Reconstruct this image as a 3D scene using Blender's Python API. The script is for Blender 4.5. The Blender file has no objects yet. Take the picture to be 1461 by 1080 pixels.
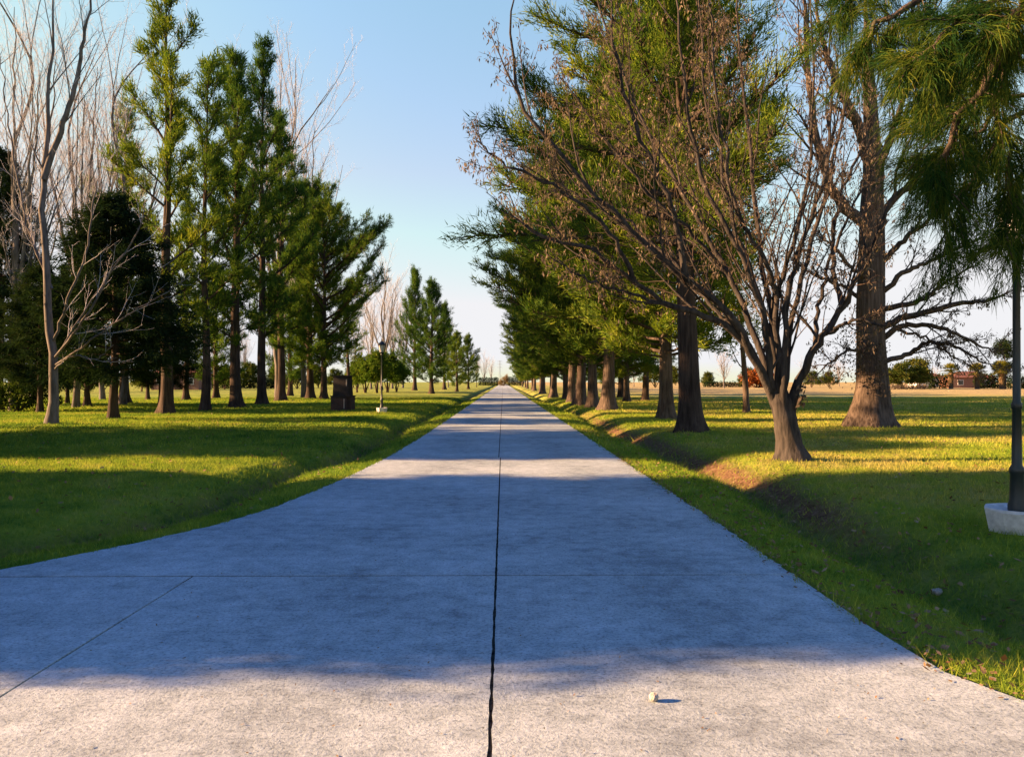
import bpy, math, random
import numpy as np
from math import radians as R, sin, cos, pi
from mathutils import Vector

rnd = random.Random(11)
rng = np.random.default_rng(11)
S = bpy.context.scene
COL = S.collection
EYE = 1.6          # eye height in metres; road top is z = 0
VX, VY, FP = 718.0, 545.0, 1100.0

# ------------------------------------------------------------------ helpers
def at(px, py, Y):
    """point of the photograph (1461 x 1080) at depth Y metres"""
    return np.array([(px - VX) / FP * Y, Y, EYE - (py - VY) / FP * Y])

def nrm(v):
    n = math.sqrt(v[0] * v[0] + v[1] * v[1] + v[2] * v[2])
    return v / n if n > 1e-9 else np.array([0, 0, 1.0])

class MB:
    def __init__(s):
        s.v = []; s.q = []; s.t = []; s.qm = []; s.tm = []; s.qs = []; s.ts = []; s.n = 0
    def add(s, V, quads=None, tris=None, mat=0, smooth=False):
        V = np.asarray(V, dtype=np.float32).reshape(-1, 3)
        if quads is not None and len(quads):
            q = np.asarray(quads, dtype=np.int32).reshape(-1, 4) + s.n
            s.q.append(q); s.qm.append(np.full(len(q), mat, np.int32)); s.qs.append(np.full(len(q), smooth, bool))
        if tris is not None and len(tris):
            t = np.asarray(tris, dtype=np.int32).reshape(-1, 3) + s.n
            s.t.append(t); s.tm.append(np.full(len(t), mat, np.int32)); s.ts.append(np.full(len(t), smooth, bool))
        s.v.append(V); s.n += len(V)
    def box(s, c, d, rz=0.0, mat=0, taper=1.0):
        x, y, z = d[0] / 2, d[1] / 2, d[2] / 2
        P = []
        for sz in (-1, 1):
            k = 1.0 if sz < 0 else taper
            for sx, sy in ((-1, -1), (1, -1), (1, 1), (-1, 1)):
                a, b = sx * x * k, sy * y * k
                P.append((c[0] + a * cos(rz) - b * sin(rz), c[1] + a * sin(rz) + b * cos(rz), c[2] + sz * z))
        s.add(P, [(0, 3, 2, 1), (4, 5, 6, 7), (0, 1, 5, 4), (1, 2, 6, 5), (2, 3, 7, 6), (3, 0, 4, 7)], mat=mat)
    def lathe(s, prof, n=16, c=(0, 0, 0), mat=0, smooth=True):
        P = []; Q = []
        for r, z in prof:
            for k in range(n):
                a = 2 * pi * k / n
                P.append((c[0] + r * cos(a), c[1] + r * sin(a), c[2] + z))
        for i in range(len(prof) - 1):
            for k in range(n):
                k2 = (k + 1) % n
                Q.append((i * n + k, i * n + k2, (i + 1) * n + k2, (i + 1) * n + k))
        s.add(P, Q, mat=mat, smooth=smooth)
        m = len(prof) - 1
        T = []
        base = [tuple(P[m * n + k]) for k in range(n)] + [(c[0], c[1], c[2] + prof[m][1])]
        for k in range(n): T.append((k, (k + 1) % n, n))
        s.add(base, None, T, mat=mat)
    def tube(s, P, Rr, sides=6, mat=0, lump=None):
        P = np.asarray(P, dtype=np.float64); n = len(P)
        T = np.empty_like(P)
        T[1:-1] = P[2:] - P[:-2]; T[0] = P[1] - P[0]; T[-1] = P[-1] - P[-2]
        T /= np.maximum(np.linalg.norm(T, axis=1, keepdims=True), 1e-9)
        tm = T.mean(0); ref = np.zeros(3); ref[int(np.argmin(np.abs(tm)))] = 1.0
        U = np.cross(T, ref); U /= np.maximum(np.linalg.norm(U, axis=1, keepdims=True), 1e-9)
        W = np.cross(T, U)
        a = np.arange(sides) * 2 * pi / sides
        rr = np.asarray(Rr, dtype=np.float64)[:, None] * np.ones(sides)[None, :]
        if lump is not None: rr = rr * lump(np.arange(n)[:, None], a[None, :])
        V = P[:, None, :] + (U[:, None, :] * np.cos(a)[None, :, None] + W[:, None, :] * np.sin(a)[None, :, None]) * rr[:, :, None]
        i = np.arange(n - 1)[:, None] * sides; k = np.arange(sides)[None, :]; k2 = (k + 1) % sides
        Q = np.stack([i + k, i + k2, i + sides + k2, i + sides + k], -1).reshape(-1, 4)
        s.add(V.reshape(-1, 3), Q, mat=mat, smooth=True)
    def build(s, name, mats, parent=None):
        me = bpy.data.meshes.new(name)
        V = np.concatenate(s.v).astype(np.float32)
        q = np.concatenate(s.q) if s.q else np.zeros((0, 4), np.int32)
        t = np.concatenate(s.t) if s.t else np.zeros((0, 3), np.int32)
        me.vertices.add(len(V)); me.vertices.foreach_set('co', V.ravel())
        loops = np.concatenate([q.ravel(), t.ravel()]).astype(np.int32)
        me.loops.add(len(loops)); me.loops.foreach_set('vertex_index', loops)
        nq, nt = len(q), len(t)
        me.polygons.add(nq + nt)
        start = np.concatenate([np.arange(nq) * 4, nq * 4 + np.arange(nt) * 3]).astype(np.int32)
        me.polygons.foreach_set('loop_start', start)
        mi = np.concatenate((s.qm or [np.zeros(0, np.int32)]) + (s.tm or [np.zeros(0, np.int32)]))
        sm = np.concatenate((s.qs or [np.zeros(0, bool)]) + (s.ts or [np.zeros(0, bool)]))
        me.polygons.foreach_set('material_index', mi.astype(np.int32))
        me.polygons.foreach_set('use_smooth', sm)
        me.update(calc_edges=True)
        for m in (mats if isinstance(mats, (list, tuple)) else [mats]): me.materials.append(m)
        o = bpy.data.objects.new(name, me); COL.objects.link(o)
        if parent is not None: o.parent = parent
        return o

def tag(o, label=None, cat=None, group=None, kind=None):
    if label: o['label'] = label
    if cat: o['category'] = cat
    if group: o['group'] = group
    if kind: o['kind'] = kind
    return o

def empty(name, loc=(0, 0, 0), rz=0.0):
    o = bpy.data.objects.new(name, None); COL.objects.link(o)
    o.empty_display_size = 0.3
    o.location = loc; o.rotation_euler = (0, 0, rz)
    return o

def copy_tree(o, parent=None):
    c = o.copy(); COL.objects.link(c)
    if parent is not None: c.parent = parent
    for ch in [x for x in bpy.data.objects if x.parent == o]:
        copy_tree(ch, c)
    return c

# ------------------------------------------------------------------ materials
def mat(name):
    m = bpy.data.materials.new(name); m.use_nodes = True
    nt = m.node_tree
    for n in list(nt.nodes): nt.nodes.remove(n)
    out = nt.nodes.new('ShaderNodeOutputMaterial')
    return m, nt, out
def N(nt, typ, **kw):
    n = nt.nodes.new(typ)
    for k, v in kw.items():
        if k in ('inputs',):
            for a, b in v.items(): n.inputs[a].default_value = b
        else: setattr(n, k, v)
    return n
def L(nt, a, b): nt.links.new(a, b)
def ramp(nt, fac, stops):
    r = nt.nodes.new('ShaderNodeValToRGB')
    while len(r.color_ramp.elements) < len(stops): r.color_ramp.elements.new(0.5)
    for e, (p, c) in zip(r.color_ramp.elements, stops):
        e.position = p; e.color = (c[0], c[1], c[2], 1) if len(c) == 3 else c
    L(nt, fac, r.inputs[0]); return r
def noise(nt, vec, scale, detail=4, rough=0.55):
    n = N(nt, 'ShaderNodeTexNoise'); n.inputs['Scale'].default_value = scale
    n.inputs['Detail'].default_value = detail; n.inputs['Roughness'].default_value = rough
    L(nt, vec, n.inputs['Vector']); return n
def mixc(nt, fac, a, b, blend='MIX'):
    m = N(nt, 'ShaderNodeMix', data_type='RGBA', blend_type=blend)
    for i, v in ((0, fac), (6, a), (7, b)):
        if hasattr(v, 'is_linked') or hasattr(v, 'links'): L(nt, v, m.inputs[i])
        elif i == 0: m.inputs[0].default_value = v
        else: m.inputs[i].default_value = (v[0], v[1], v[2], 1)
    return m.outputs[2]
def mth(nt, op, a, b=0.0, clamp=False):
    m = N(nt, 'ShaderNodeMath', operation=op, use_clamp=clamp)
    for i, v in ((0, a), (1, b)):
        if hasattr(v, 'links'): L(nt, v, m.inputs[i])
        else: m.inputs[i].default_value = v
    return m.outputs[0]

def leaf_mat(name, stops, transl=0.35, clump=0.7, tint=0.25):
    """small leaves / needles; colour varies from leaf to leaf, clump to clump and tree to tree"""
    m, nt, out = mat(name)
    geo = N(nt, 'ShaderNodeNewGeometry'); tc = N(nt, 'ShaderNodeTexCoord'); oi = N(nt, 'ShaderNodeObjectInfo')
    n = noise(nt, tc.outputs['Object'], clump, 2)
    f = mth(nt, 'ADD', mth(nt, 'MULTIPLY', geo.outputs['Random Per Island'], 0.45), mth(nt, 'MULTIPLY', n.outputs['Fac'], 0.9))
    f = mth(nt, 'ADD', f, mth(nt, 'MULTIPLY', mth(nt, 'SUBTRACT', oi.outputs['Random'], 0.5), tint))
    f = mth(nt, 'SUBTRACT', f, 0.18, True)
    r = ramp(nt, f, stops)
    d = N(nt, 'ShaderNodeBsdfDiffuse'); L(nt, r.outputs[0], d.inputs['Color'])
    t = N(nt, 'ShaderNodeBsdfTranslucent')
    tcol = mixc(nt, 1.0, r.outputs[0], (1.1, 1.2, 0.55), 'MULTIPLY'); L(nt, tcol, t.inputs['Color'])
    mx = N(nt, 'ShaderNodeMixShader'); mx.inputs[0].default_value = transl
    L(nt, d.outputs[0], mx.inputs[1]); L(nt, t.outputs[0], mx.inputs[2])
    L(nt, mx.outputs[0], out.inputs[0])
    return m

def bark_mat(name, c0, c1, c2, sc=6.0, stretch=0.18, bump=0.6):
    m, nt, out = mat(name)
    tc = N(nt, 'ShaderNodeTexCoord')
    mp = N(nt, 'ShaderNodeMapping'); mp.inputs['Scale'].default_value = (1, 1, stretch)
    L(nt, tc.outputs['Object'], mp.inputs[0])
    n = noise(nt, mp.outputs[0], sc, 8, 0.7); n2 = noise(nt, tc.outputs['Object'], 1.1, 3)
    v = N(nt, 'ShaderNodeTexVoronoi'); v.inputs['Scale'].default_value = sc * 1.6
    L(nt, mp.outputs[0], v.inputs['Vector'])
    h = mth(nt, 'ADD', n.outputs['Fac'], mth(nt, 'MULTIPLY', v.outputs['Distance'], 0.35))
    f = mth(nt, 'ADD', mth(nt, 'MULTIPLY', h, 0.75), mth(nt, 'MULTIPLY', n2.outputs['Fac'], 0.4), True)
    r = ramp(nt, f, [(0.3, c0), (0.58, c1), (0.85, c2)])
    b = N(nt, 'ShaderNodeBsdfPrincipled'); b.inputs['Roughness'].default_value = 0.95
    b.inputs['Specular IOR Level'].default_value = 0.1
    L(nt, r.outputs[0], b.inputs['Base Color'])
    bp = N(nt, 'ShaderNodeBump'); bp.inputs['Strength'].default_value = bump; bp.inputs['Distance'].default_value = 0.05
    L(nt, h, bp.inputs['Height']); L(nt, bp.outputs[0], b.inputs['Normal'])
    L(nt, b.outputs[0], out.inputs[0])
    return m

def plain_mat(name, c0, c1, sc=4.0, rough=0.8, bump=0.2, spec=0.2):
    m, nt, out = mat(name)
    tc = N(nt, 'ShaderNodeTexCoord')
    n = noise(nt, tc.outputs['Object'], sc, 6, 0.65)
    r = ramp(nt, n.outputs['Fac'], [(0.3, c0), (0.7, c1)])
    b = N(nt, 'ShaderNodeBsdfPrincipled'); b.inputs['Roughness'].default_value = rough
    b.inputs['Specular IOR Level'].default_value = spec
    L(nt, r.outputs[0], b.inputs['Base Color'])
    bp = N(nt, 'ShaderNodeBump'); bp.inputs['Strength'].default_value = bump; bp.inputs['Distance'].default_value = 0.02
    L(nt, n.outputs['Fac'], bp.inputs['Height']); L(nt, bp.outputs[0], b.inputs['Normal'])
    L(nt, b.outputs[0], out.inputs[0])
    return m

def brick_mat(name, a, b_, mortar, sc=1.0):
    m, nt, out = mat(name)
    tc = N(nt, 'ShaderNodeTexCoord'); sx = N(nt, 'ShaderNodeSeparateXYZ'); cx = N(nt, 'ShaderNodeCombineXYZ')
    L(nt, tc.outputs['Object'], sx.inputs[0])
    L(nt, mth(nt, 'ADD', sx.outputs[0], sx.outputs[1]), cx.inputs[0]); L(nt, sx.outputs[2], cx.inputs[1])
    br = N(nt, 'ShaderNodeTexBrick'); L(nt, cx.outputs[0], br.inputs['Vector'])
    br.inputs['Scale'].default_value = sc; br.inputs['Mortar Size'].default_value = 0.008
    br.inputs['Brick Width'].default_value = 0.24; br.inputs['Row Height'].default_value = 0.075
    br.inputs['Color1'].default_value = (*a, 1); br.inputs['Color2'].default_value = (*b_, 1); br.inputs['Mortar'].default_value = (*mortar, 1)
    n = noise(nt, tc.outputs['Object'], 5, 5)
    c = mixc(nt, 0.5, br.outputs['Color'], ramp(nt, n.outputs['Fac'], [(0.3, (.35, .35, .35)), (.7, (1, 1, 1))]).outputs[0], 'MULTIPLY')
    b = N(nt, 'ShaderNodeBsdfPrincipled'); b.inputs['Roughness'].default_value = 0.9
    L(nt, c, b.inputs['Base Color'])
    bp = N(nt, 'ShaderNodeBump'); bp.inputs['Strength'].default_value = .5; bp.inputs['Distance'].default_value = 0.01
    L(nt, br.outputs['Fac'], bp.inputs['Height']); bp.invert = True
    L(nt, bp.outputs[0], b.inputs['Normal'])
    L(nt, b.outputs[0], out.inputs[0])
    return m

M = {}
M['needle'] = leaf_mat('needle_leaf', [(0.0, (0.010, 0.030, 0.013)), (0.4, (0.043, 0.096, 0.022)), (0.75, (0.131, 0.189, 0.026)), (1.0, (0.261, 0.275, 0.043))])
M['needle_olive'] = leaf_mat('olive_needle_leaf', [(0.0, (0.016, 0.040, 0.014)), (0.4, (0.073, 0.129, 0.021)), (0.75, (0.196, 0.231, 0.028)), (1.0, (0.350, 0.329, 0.049))])
M['needle_near'] = leaf_mat('near_needle_leaf', [(0.0, (.006, .022, .011)), (0.42, (.022, .060, .014)), (0.72, (.10, .13, .018)), (1.0, (.34, .27, .04))], transl=.35, clump=2.2)
M['fir'] = leaf_mat('dark_fir_leaf', [(0.0, (.008, .020, .012)), (0.5, (.018, .034, .014)), (1.0, (.045, .055, .018))], transl=.2)
M['shrub'] = leaf_mat('shrub_leaf', [(0.0, (.015, .035, .010)), (0.5, (.05, .075, .015)), (1.0, (.16, .14, .03))])
M['bright'] = leaf_mat('bright_shrub_leaf', [(0.0, (.03, .07, .012)), (0.5, (.07, .12, .016)), (1.0, (.19, .19, .03))])
M['red_leaf'] = leaf_mat('red_shrub_leaf', [(0.0, (.10, .025, .012)), (0.5, (.22, .06, .02)), (1.0, (.33, .13, .04))])
M['dead_leaf'] = leaf_mat('dead_leaf', [(0.0, (.045, .036, .030)), (0.5, (.115, .088, .068)), (1.0, (.30, .23, .17))], transl=.3)
M['palm'] = leaf_mat('palm_leaf', [(0.0, (.04, .06, .012)), (0.5, (.13, .13, .02)), (1.0, (.30, .25, .05))])
M['thatch'] = leaf_mat('dry_palm_thatch', [(0.0, (.10, .065, .035)), (0.5, (.22, .15, .08)), (1.0, (.36, .27, .15))])
M['litter'] = leaf_mat('fallen_leaf', [(0.0, (.07, .035, .018)), (0.4, (.20, .11, .05)), (0.75, (.36, .25, .14)), (1.0, (.55, .48, .40))], transl=.1, clump=3)
M['bark_dark'] = bark_mat('dark_bark', (.010, .0075, .006), (.032, .023, .0175), (.080, .058, .043), sc=8, stretch=.1, bump=.9)
M['bark_brown'] = bark_mat('brown_bark', (.014, .0105, .0085), (.050, .037, .028), (.14, .105, .08), sc=9, stretch=.09, bump=1.0)
M['bark_pale'] = bark_mat('pale_bark', (.030, .026, .023), (.088, .077, .068), (.18, .16, .146), sc=7, bump=.3)
M['bark_ash'] = bark_mat('grey_brown_bark', (.010, .009, .0085), (.027, .024, .0215), (.075, .064, .055), sc=9, bump=.6)
M['twig_pink'] = plain_mat('pinkish_twig', (.38, .36, .37), (.60, .57, .59), 3)
M['twig_brown'] = plain_mat('brown_twig', (.035, .023, .017), (.095, .064, .045), 3)
M['pole'] = plain_mat('dark_green_paint', (.006, .012, .012), (.014, .024, .023), 9, .45, .15, .5)
M['whitewash'] = plain_mat('whitewashed_concrete', (.34, .33, .31), (.76, .75, .72), 6, .85, .5)
M['glass'] = plain_mat('frosted_lantern_glass', (.45, .45, .42), (.6, .6, .57), 8, .25, .0, .5)
M['brick'] = brick_mat('sooty_brick', (.075, .034, .022), (.045, .024, .018), (.055, .045, .038))
M['brick_red'] = brick_mat('red_brick', (.20, .075, .045), (.26, .10, .06), (.25, .2, .16))
M['soot'] = plain_mat('dark_render', (.018, .015, .014), (.042, .034, .030), 5, .9, .4)
M['edge_lit'] = plain_mat('pale_lit_edge', (.34, .28, .23), (.5, .43, .36), 6, .9, .3)
M['stone'] = plain_mat('pale_stone', (.30, .25, .21), (.55, .49, .42), 40, .9, .7)
M['roof_tile'] = plain_mat('clay_roof', (.13, .055, .035), (.24, .11, .07), 6)
M['wall_white'] = plain_mat('white_wall', (.6, .57, .53), (.75, .72, .68), 2)
M['window_dark'] = plain_mat('dark_window_glass', (.015, .018, .022), (.03, .035, .04), 2, .15, 0, .5)
M['steel'] = plain_mat('galvanised_steel', (.22, .22, .23), (.34, .34, .35), 4, .5, .1)

# ------------------------------------------------------------------ world, sun, camera
SUN_E = R(17.0)
sx_, sy_ = -0.9995, -0.03           # horizontal direction towards the sun: from the left
w = bpy.data.worlds.new('World'); S.world = w; w.use_nodes = True
nt = w.node_tree
for n in list(nt.nodes): nt.nodes.remove(n)
wo = nt.nodes.new('ShaderNodeOutputWorld'); bg = nt.nodes.new('ShaderNodeBackground')
sky = nt.nodes.new('ShaderNodeTexSky'); sky.sky_type = 'NISHITA'; sky.sun_disc = False
sky.sun_elevation = SUN_E; sky.sun_rotation = math.atan2(sx_, sy_)
sky.air_density = 1.0; sky.dust_density = 0.6; sky.ozone_density = 2.5
hsv = nt.nodes.new('ShaderNodeHueSaturation'); hsv.inputs['Saturation'].default_value = 1.15
nt.links.new(sky.outputs[0], hsv.inputs['Color'])
# the sky overhead is a deep clear blue, paling towards the horizon
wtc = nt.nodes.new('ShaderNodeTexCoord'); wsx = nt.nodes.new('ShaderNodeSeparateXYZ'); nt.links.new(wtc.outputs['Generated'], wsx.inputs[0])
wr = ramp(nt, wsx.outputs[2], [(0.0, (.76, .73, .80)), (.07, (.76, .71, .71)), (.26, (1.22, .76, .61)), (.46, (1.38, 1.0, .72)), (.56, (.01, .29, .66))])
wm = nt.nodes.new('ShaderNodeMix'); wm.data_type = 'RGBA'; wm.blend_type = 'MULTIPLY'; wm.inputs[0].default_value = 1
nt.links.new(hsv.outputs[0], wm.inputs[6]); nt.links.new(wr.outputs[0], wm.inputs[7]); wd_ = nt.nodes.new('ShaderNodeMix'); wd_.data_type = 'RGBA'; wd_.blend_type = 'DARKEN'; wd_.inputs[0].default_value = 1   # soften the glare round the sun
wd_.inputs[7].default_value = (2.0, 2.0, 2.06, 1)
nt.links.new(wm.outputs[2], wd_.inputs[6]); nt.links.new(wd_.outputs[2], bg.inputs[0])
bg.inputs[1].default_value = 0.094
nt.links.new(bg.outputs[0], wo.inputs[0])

sun = bpy.data.lights.new('sun', 'SUN'); sun.energy = 5.0; sun.angle = R(0.5); sun.color = (1.0, 0.60, 0.31)
so = bpy.data.objects.new('sun', sun); COL.objects.link(so)
sd = Vector((sx_ * cos(SUN_E), sy_ * cos(SUN_E), sin(SUN_E)))
so.rotation_euler = sd.to_track_quat('Z', 'Y').to_euler(); so.location = (-40, -8, 30)

cam = bpy.data.cameras.new('camera'); co = bpy.data.objects.new('camera', cam); COL.objects.link(co)
cam.sensor_fit = 'HORIZONTAL'; cam.sensor_width = 36; cam.lens = 36 * FP / 1461
cam.clip_start = 0.05; cam.clip_end = 6000
co.location = (0, 0, EYE)
yaw = math.atan((730.5 - VX) / FP); pitch = math.atan((VY - 540) / FP)
co.rotation_euler = (pi / 2 + pitch, 0, -yaw)
S.camera = co
S.view_settings.view_transform = 'Standard'; S.view_settings.look = 'None'; S.view_settings.gamma = 1
S.view_settings.exposure = 2.25
S.render.engine = 'CYCLES'
S.cycles.max_bounces = 6; S.cycles.diffuse_bounces = 3; S.cycles.transmission_bounces = 3
S.cycles.use_denoising = True
S.cycles.caustics_reflective = False; S.cycles.caustics_refractive = False

# ------------------------------------------------------------------ ground layout
JX = -0.06         # the long joint in the middle of the road
LEFT = np.array([(-2.36, 1500), (-2.36, 40), (-2.38, 22), (-2.46, 16.4), (-2.66, 12.5), (-2.92, 9.94), (-3.22, 8.7), (-3.65, 7.75),
                 (-4.3, 6.6), (-5.5, 5.85), (-7.0, 5.0), (-8.4, 3.8), (-9.6, 2.0), (-10.4, 0.0), (-11.2, -4.0), (-12.5, -14), (-20, -60)])
RIGHT = np.array([(2.44, 1500), (2.44, 8), (2.40, 5), (2.44, 4.24), (2.61, 3.87), (3.0, 3.35), (4.0, 2.7), (7, 2.2), (20, 1.9), (70, 1.7)])
def pdist(x, y, poly):
    best = np.full(x.shape, 1e9)
    for (ax, ay), (bx, by) in zip(poly[:-1], poly[1:]):
        dx, dy = bx - ax, by - ay
        t = np.clip(((x - ax) * dx + (y - ay) * dy) / (dx * dx + dy * dy), 0, 1)
        best = np.minimum(best, np.hypot(x - ax - t * dx, y - ay - t * dy))
    return best
def edge_x(poly, y):
    return np.interp(y, poly[::-1, 1], poly[::-1, 0])
def wob(x, y):
    return (np.sin(x * .37 + y * .21 + 1) + np.sin(x * .11 - y * .17 + 2) + np.sin(x * .9 + .4) * .3 * np.sin(y * .6)) / 2.3
DL = ([0, .5, .85, 1.1, 1.35, 1.7, 2.1, 3.4, 8], [-.03, -.06, -.13, -.29, -.31, -.10, .02, .08, .06])
DR = ([0, .6, .95, 1.2, 1.45, 1.9, 2.3, 3.6, 9], [-.03, -.06, -.12, -.30, -.34, -.10, .02, .06, .05])
MOUNDS = []        # (x, y, radius, height) swellings at the feet of trees
def gz(x, y, full=False):
    x = np.asarray(x, float); y = np.asarray(y, float)
    lx = edge_x(LEFT, y); rx = np.where(y > 1.71, edge_x(RIGHT, y), 1e6)
    out_l = x < lx; out_r = x > rx
    d_l = pdist(x, y, LEFT); d_r = pdist(x, y, RIGHT)
    fade = np.clip((400 - y) / 300, 0, 1)
    wv = wob(x, y)
    dl = d_l + .12 * np.sin(y * .8) + .1 * np.sin(y * .33 + 1); dr = d_r + .10 * np.sin(y * .7 + 2) + .12 * np.sin(y * .29)
    dl = np.where(d_l < .3, d_l, dl); dr = np.where(d_r < .3, d_r, dr)
    z = np.full(x.shape, -.16)
    lawn = .06 * wv * np.clip((np.minimum(d_l, d_r) - 2.6) / 3, 0, 1)
    rough = (np.sin(x * 9.1 + np.sin(y * 7.3) * 1.7) * np.sin(y * 8.7 + np.sin(x * 6.1)) + .6 * np.sin(x * 21 + y * 4) * np.sin(y * 19 - x * 5)) * .018 * np.clip((45 - y) / 20, 0, 1)
    lawn = lawn + rough * (.35 + 1.3 * np.exp(-((np.minimum(d_l, d_r) - 1.5) / .7) ** 2)) * (np.minimum(d_l, d_r) > .12)
    z = np.where(out_l, np.interp(dl, *DL) * np.where(dl < 3, 1, 1) + lawn, z)
    z = np.where(out_r, np.interp(dr, *DR) + lawn, z)
    for mx_, my_, mr, mh in MOUNDS:
        z = z + np.where(out_l | out_r, mh * np.exp(-((x - mx_) ** 2 + (y - my_) ** 2) / (mr * mr)), 0)
    if not full: return z
    soil_r = out_r * np.clip(1.15 - np.abs(dr - 1.75) / .5, 0, 1) * np.clip((60 - y) / 30, 0.25, 1) * np.clip((y - 6) / 4, .3, 1)
    soil_b = out_r * np.clip(1 - np.abs(dr - 1.3) / .35, 0, 1) * .45 + out_l * np.clip(1 - np.abs(dl - 1.3) / .5, 0, 1) * .75
    edge = (out_l | out_r) * np.clip(1 - np.minimum(d_l, d_r) / .13, 0, 1) * .9
    for mx_, my_, mr, mh in MOUNDS:
        soil_b = np.maximum(soil_b, .55 * np.exp(-((x - mx_) ** 2 + (y - my_) ** 2) / (mr * mr * .6)))
    return z, np.maximum(np.maximum(soil_r, soil_b), edge), out_l, out_r, d_l, d_r
def g1(x, y): return float(gz(np.array([x]), np.array([y]))[0])

for px_, py_ in ((240, 593), (295, 587), (338, 582), (375, 578), (402, 574), (443, 570), (463, 571), (128, 582), (180, 577), (268, 572), (165, 602), (78, 610), (952, 600), (846, 583), (829, 579.5)):
    y_ = EYE * FP / (py_ - VY); MOUNDS.append(((px_ - VX) / FP * y_, y_, .85, .06))
MOUNDS += [(5.5, 14.7, .8, .10), (5.55, 22.9, 1.2, .12), (12.45, 26.0, 1.6, .12), (5.7, 41, 1.4, .1)]

def axis(parts):
    o = []
    for a, b, st in parts: o += list(np.arange(a, b, st))
    return np.array(o)
def geo_axis(a, b, s0, k):
    o = [a]; s = s0
    while o[-1] < b: o.append(o[-1] + s); s *= k
    return o
xs = np.array(sorted([-x for x in geo_axis(15, 2500, .4, 1.16)[1:]] + list(axis([(-15, -6, .2), (-6, 7.4, .085)])) + geo_axis(7.4, 2500, .2, 1.13)))
ys = np.array(sorted([-y for y in geo_axis(3, 800, .6, 1.3)[1:]] + list(axis([(-3, 2, .3), (2, 14, .11), (14, 32, .22)])) + geo_axis(32, 4500, .3, 1.07)))
GX, GY = np.meshgrid(xs, ys)
GZ, SOIL, OL, OR_, GDL, GDR = gz(GX, GY, True)
nx, ny = len(xs), len(ys)
mb = MB()
i = np.arange(ny - 1)[:, None] * nx; k = np.arange(nx - 1)[None, :]
mb.add(np.stack([GX, GY, GZ], -1).reshape(-1, 3), np.stack([i + k, i + k + 1, i + nx + k + 1, i + nx + k], -1).reshape(-1, 4), smooth=True)

def ground_colour(nt, vec, soil=None):
    """short winter turf: green, with straw-coloured patches; a dry field far off on the right"""
    n1 = noise(nt, vec, .22, 4, .6); n2 = noise(nt, vec, 1.7, 5, .65); n3 = noise(nt, vec, 14, 4, .7)
    f = mth(nt, 'ADD', mth(nt, 'MULTIPLY', n1.outputs['Fac'], .55), mth(nt, 'MULTIPLY', n2.outputs['Fac'], .45))
    f = mth(nt, 'ADD', mth(nt, 'MULTIPLY', f, .8), mth(nt, 'MULTIPLY', n3.outputs['Fac'], .25))
    sp = N(nt, 'ShaderNodeSeparateXYZ'); L(nt, vec, sp.inputs[0])
    right = N(nt, 'ShaderNodeMapRange'); L(nt, sp.outputs[0], right.inputs[0])
    for kk, vv in ((1, 1.5), (2, 7.0), (3, 0.0), (4, .085)): right.inputs[kk].default_value = vv
    f = mth(nt, 'ADD', f, right.outputs[0])
    r = ramp(nt, f, [(0.34, (.028, .072, .016)), (0.46, (.10, .195, .025)), (0.56, (.25, .325, .038)), (0.65, (.33, .32, .075)), (0.80, (.48, .41, .17))])
    far = N(nt, 'ShaderNodeMapRange', interpolation_type='SMOOTHSTEP'); L(nt, sp.outputs[1], far.inputs[0])
    for kk, vv in ((1, 60.0), (2, 110.0), (3, 0.0), (4, 1.0)): far.inputs[kk].default_value = vv
    fx = N(nt, 'ShaderNodeMapRange', interpolation_type='SMOOTHSTEP'); L(nt, sp.outputs[0], fx.inputs[0])
    for kk, vv in ((1, 8.0), (2, 30.0), (3, 0.25), (4, .9)): fx.inputs[kk].default_value = vv
    dry = ramp(nt, n2.outputs['Fac'], [(.35, (.34, .26, .11)), (.65, (.48, .37, .19))])
    return mixc(nt, mth(nt, 'MULTIPLY', far.outputs[0], fx.outputs[0]), r.outputs[0], dry.outputs[0]), n3, n2

m, nt, out = mat('turf_and_soil')
geo = N(nt, 'ShaderNodeNewGeometry')
c, n3, n2 = ground_colour(nt, geo.outputs['Position'])
at_ = N(nt, 'ShaderNodeAttribute', attribute_name='soil')
sf = mth(nt, 'MULTIPLY', at_.outputs['Fac'], mth(nt, 'ADD', .45, mth(nt, 'MULTIPLY', n2.outputs['Fac'], 1.1)), True)
ns = noise(nt, geo.outputs['Position'], 9, 6, .7)
soilc = ramp(nt, ns.outputs['Fac'], [(.3, (.075, .042, .022)), (.52, (.17, .10, .055)), (.75, (.30, .20, .12))])
c = mixc(nt, sf, c, soilc.outputs[0])
b = N(nt, 'ShaderNodeBsdfPrincipled'); b.inputs['Roughness'].default_value = 1; b.inputs['Specular IOR Level'].default_value = 0.02
L(nt, c, b.inputs['Base Color'])
bp = N(nt, 'ShaderNodeBump'); bp.inputs['Strength'].default_value = .8; bp.inputs['Distance'].default_value = .06
nb = noise(nt, geo.outputs['Position'], 22, 5, .75)
L(nt, mth(nt, 'ADD', nb.outputs['Fac'], n3.outputs['Fac']), bp.inputs['Height']); L(nt, bp.outputs[0], b.inputs['Normal'])
L(nt, b.outputs[0], out.inputs[0]); M['turf'] = m
go = tag(mb.build('ground', M['turf']), kind='structure')
a = go.data.attributes.new('soil', 'FLOAT', 'POINT'); a.data.foreach_set('value', SOIL.astype(np.float32).ravel())

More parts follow.
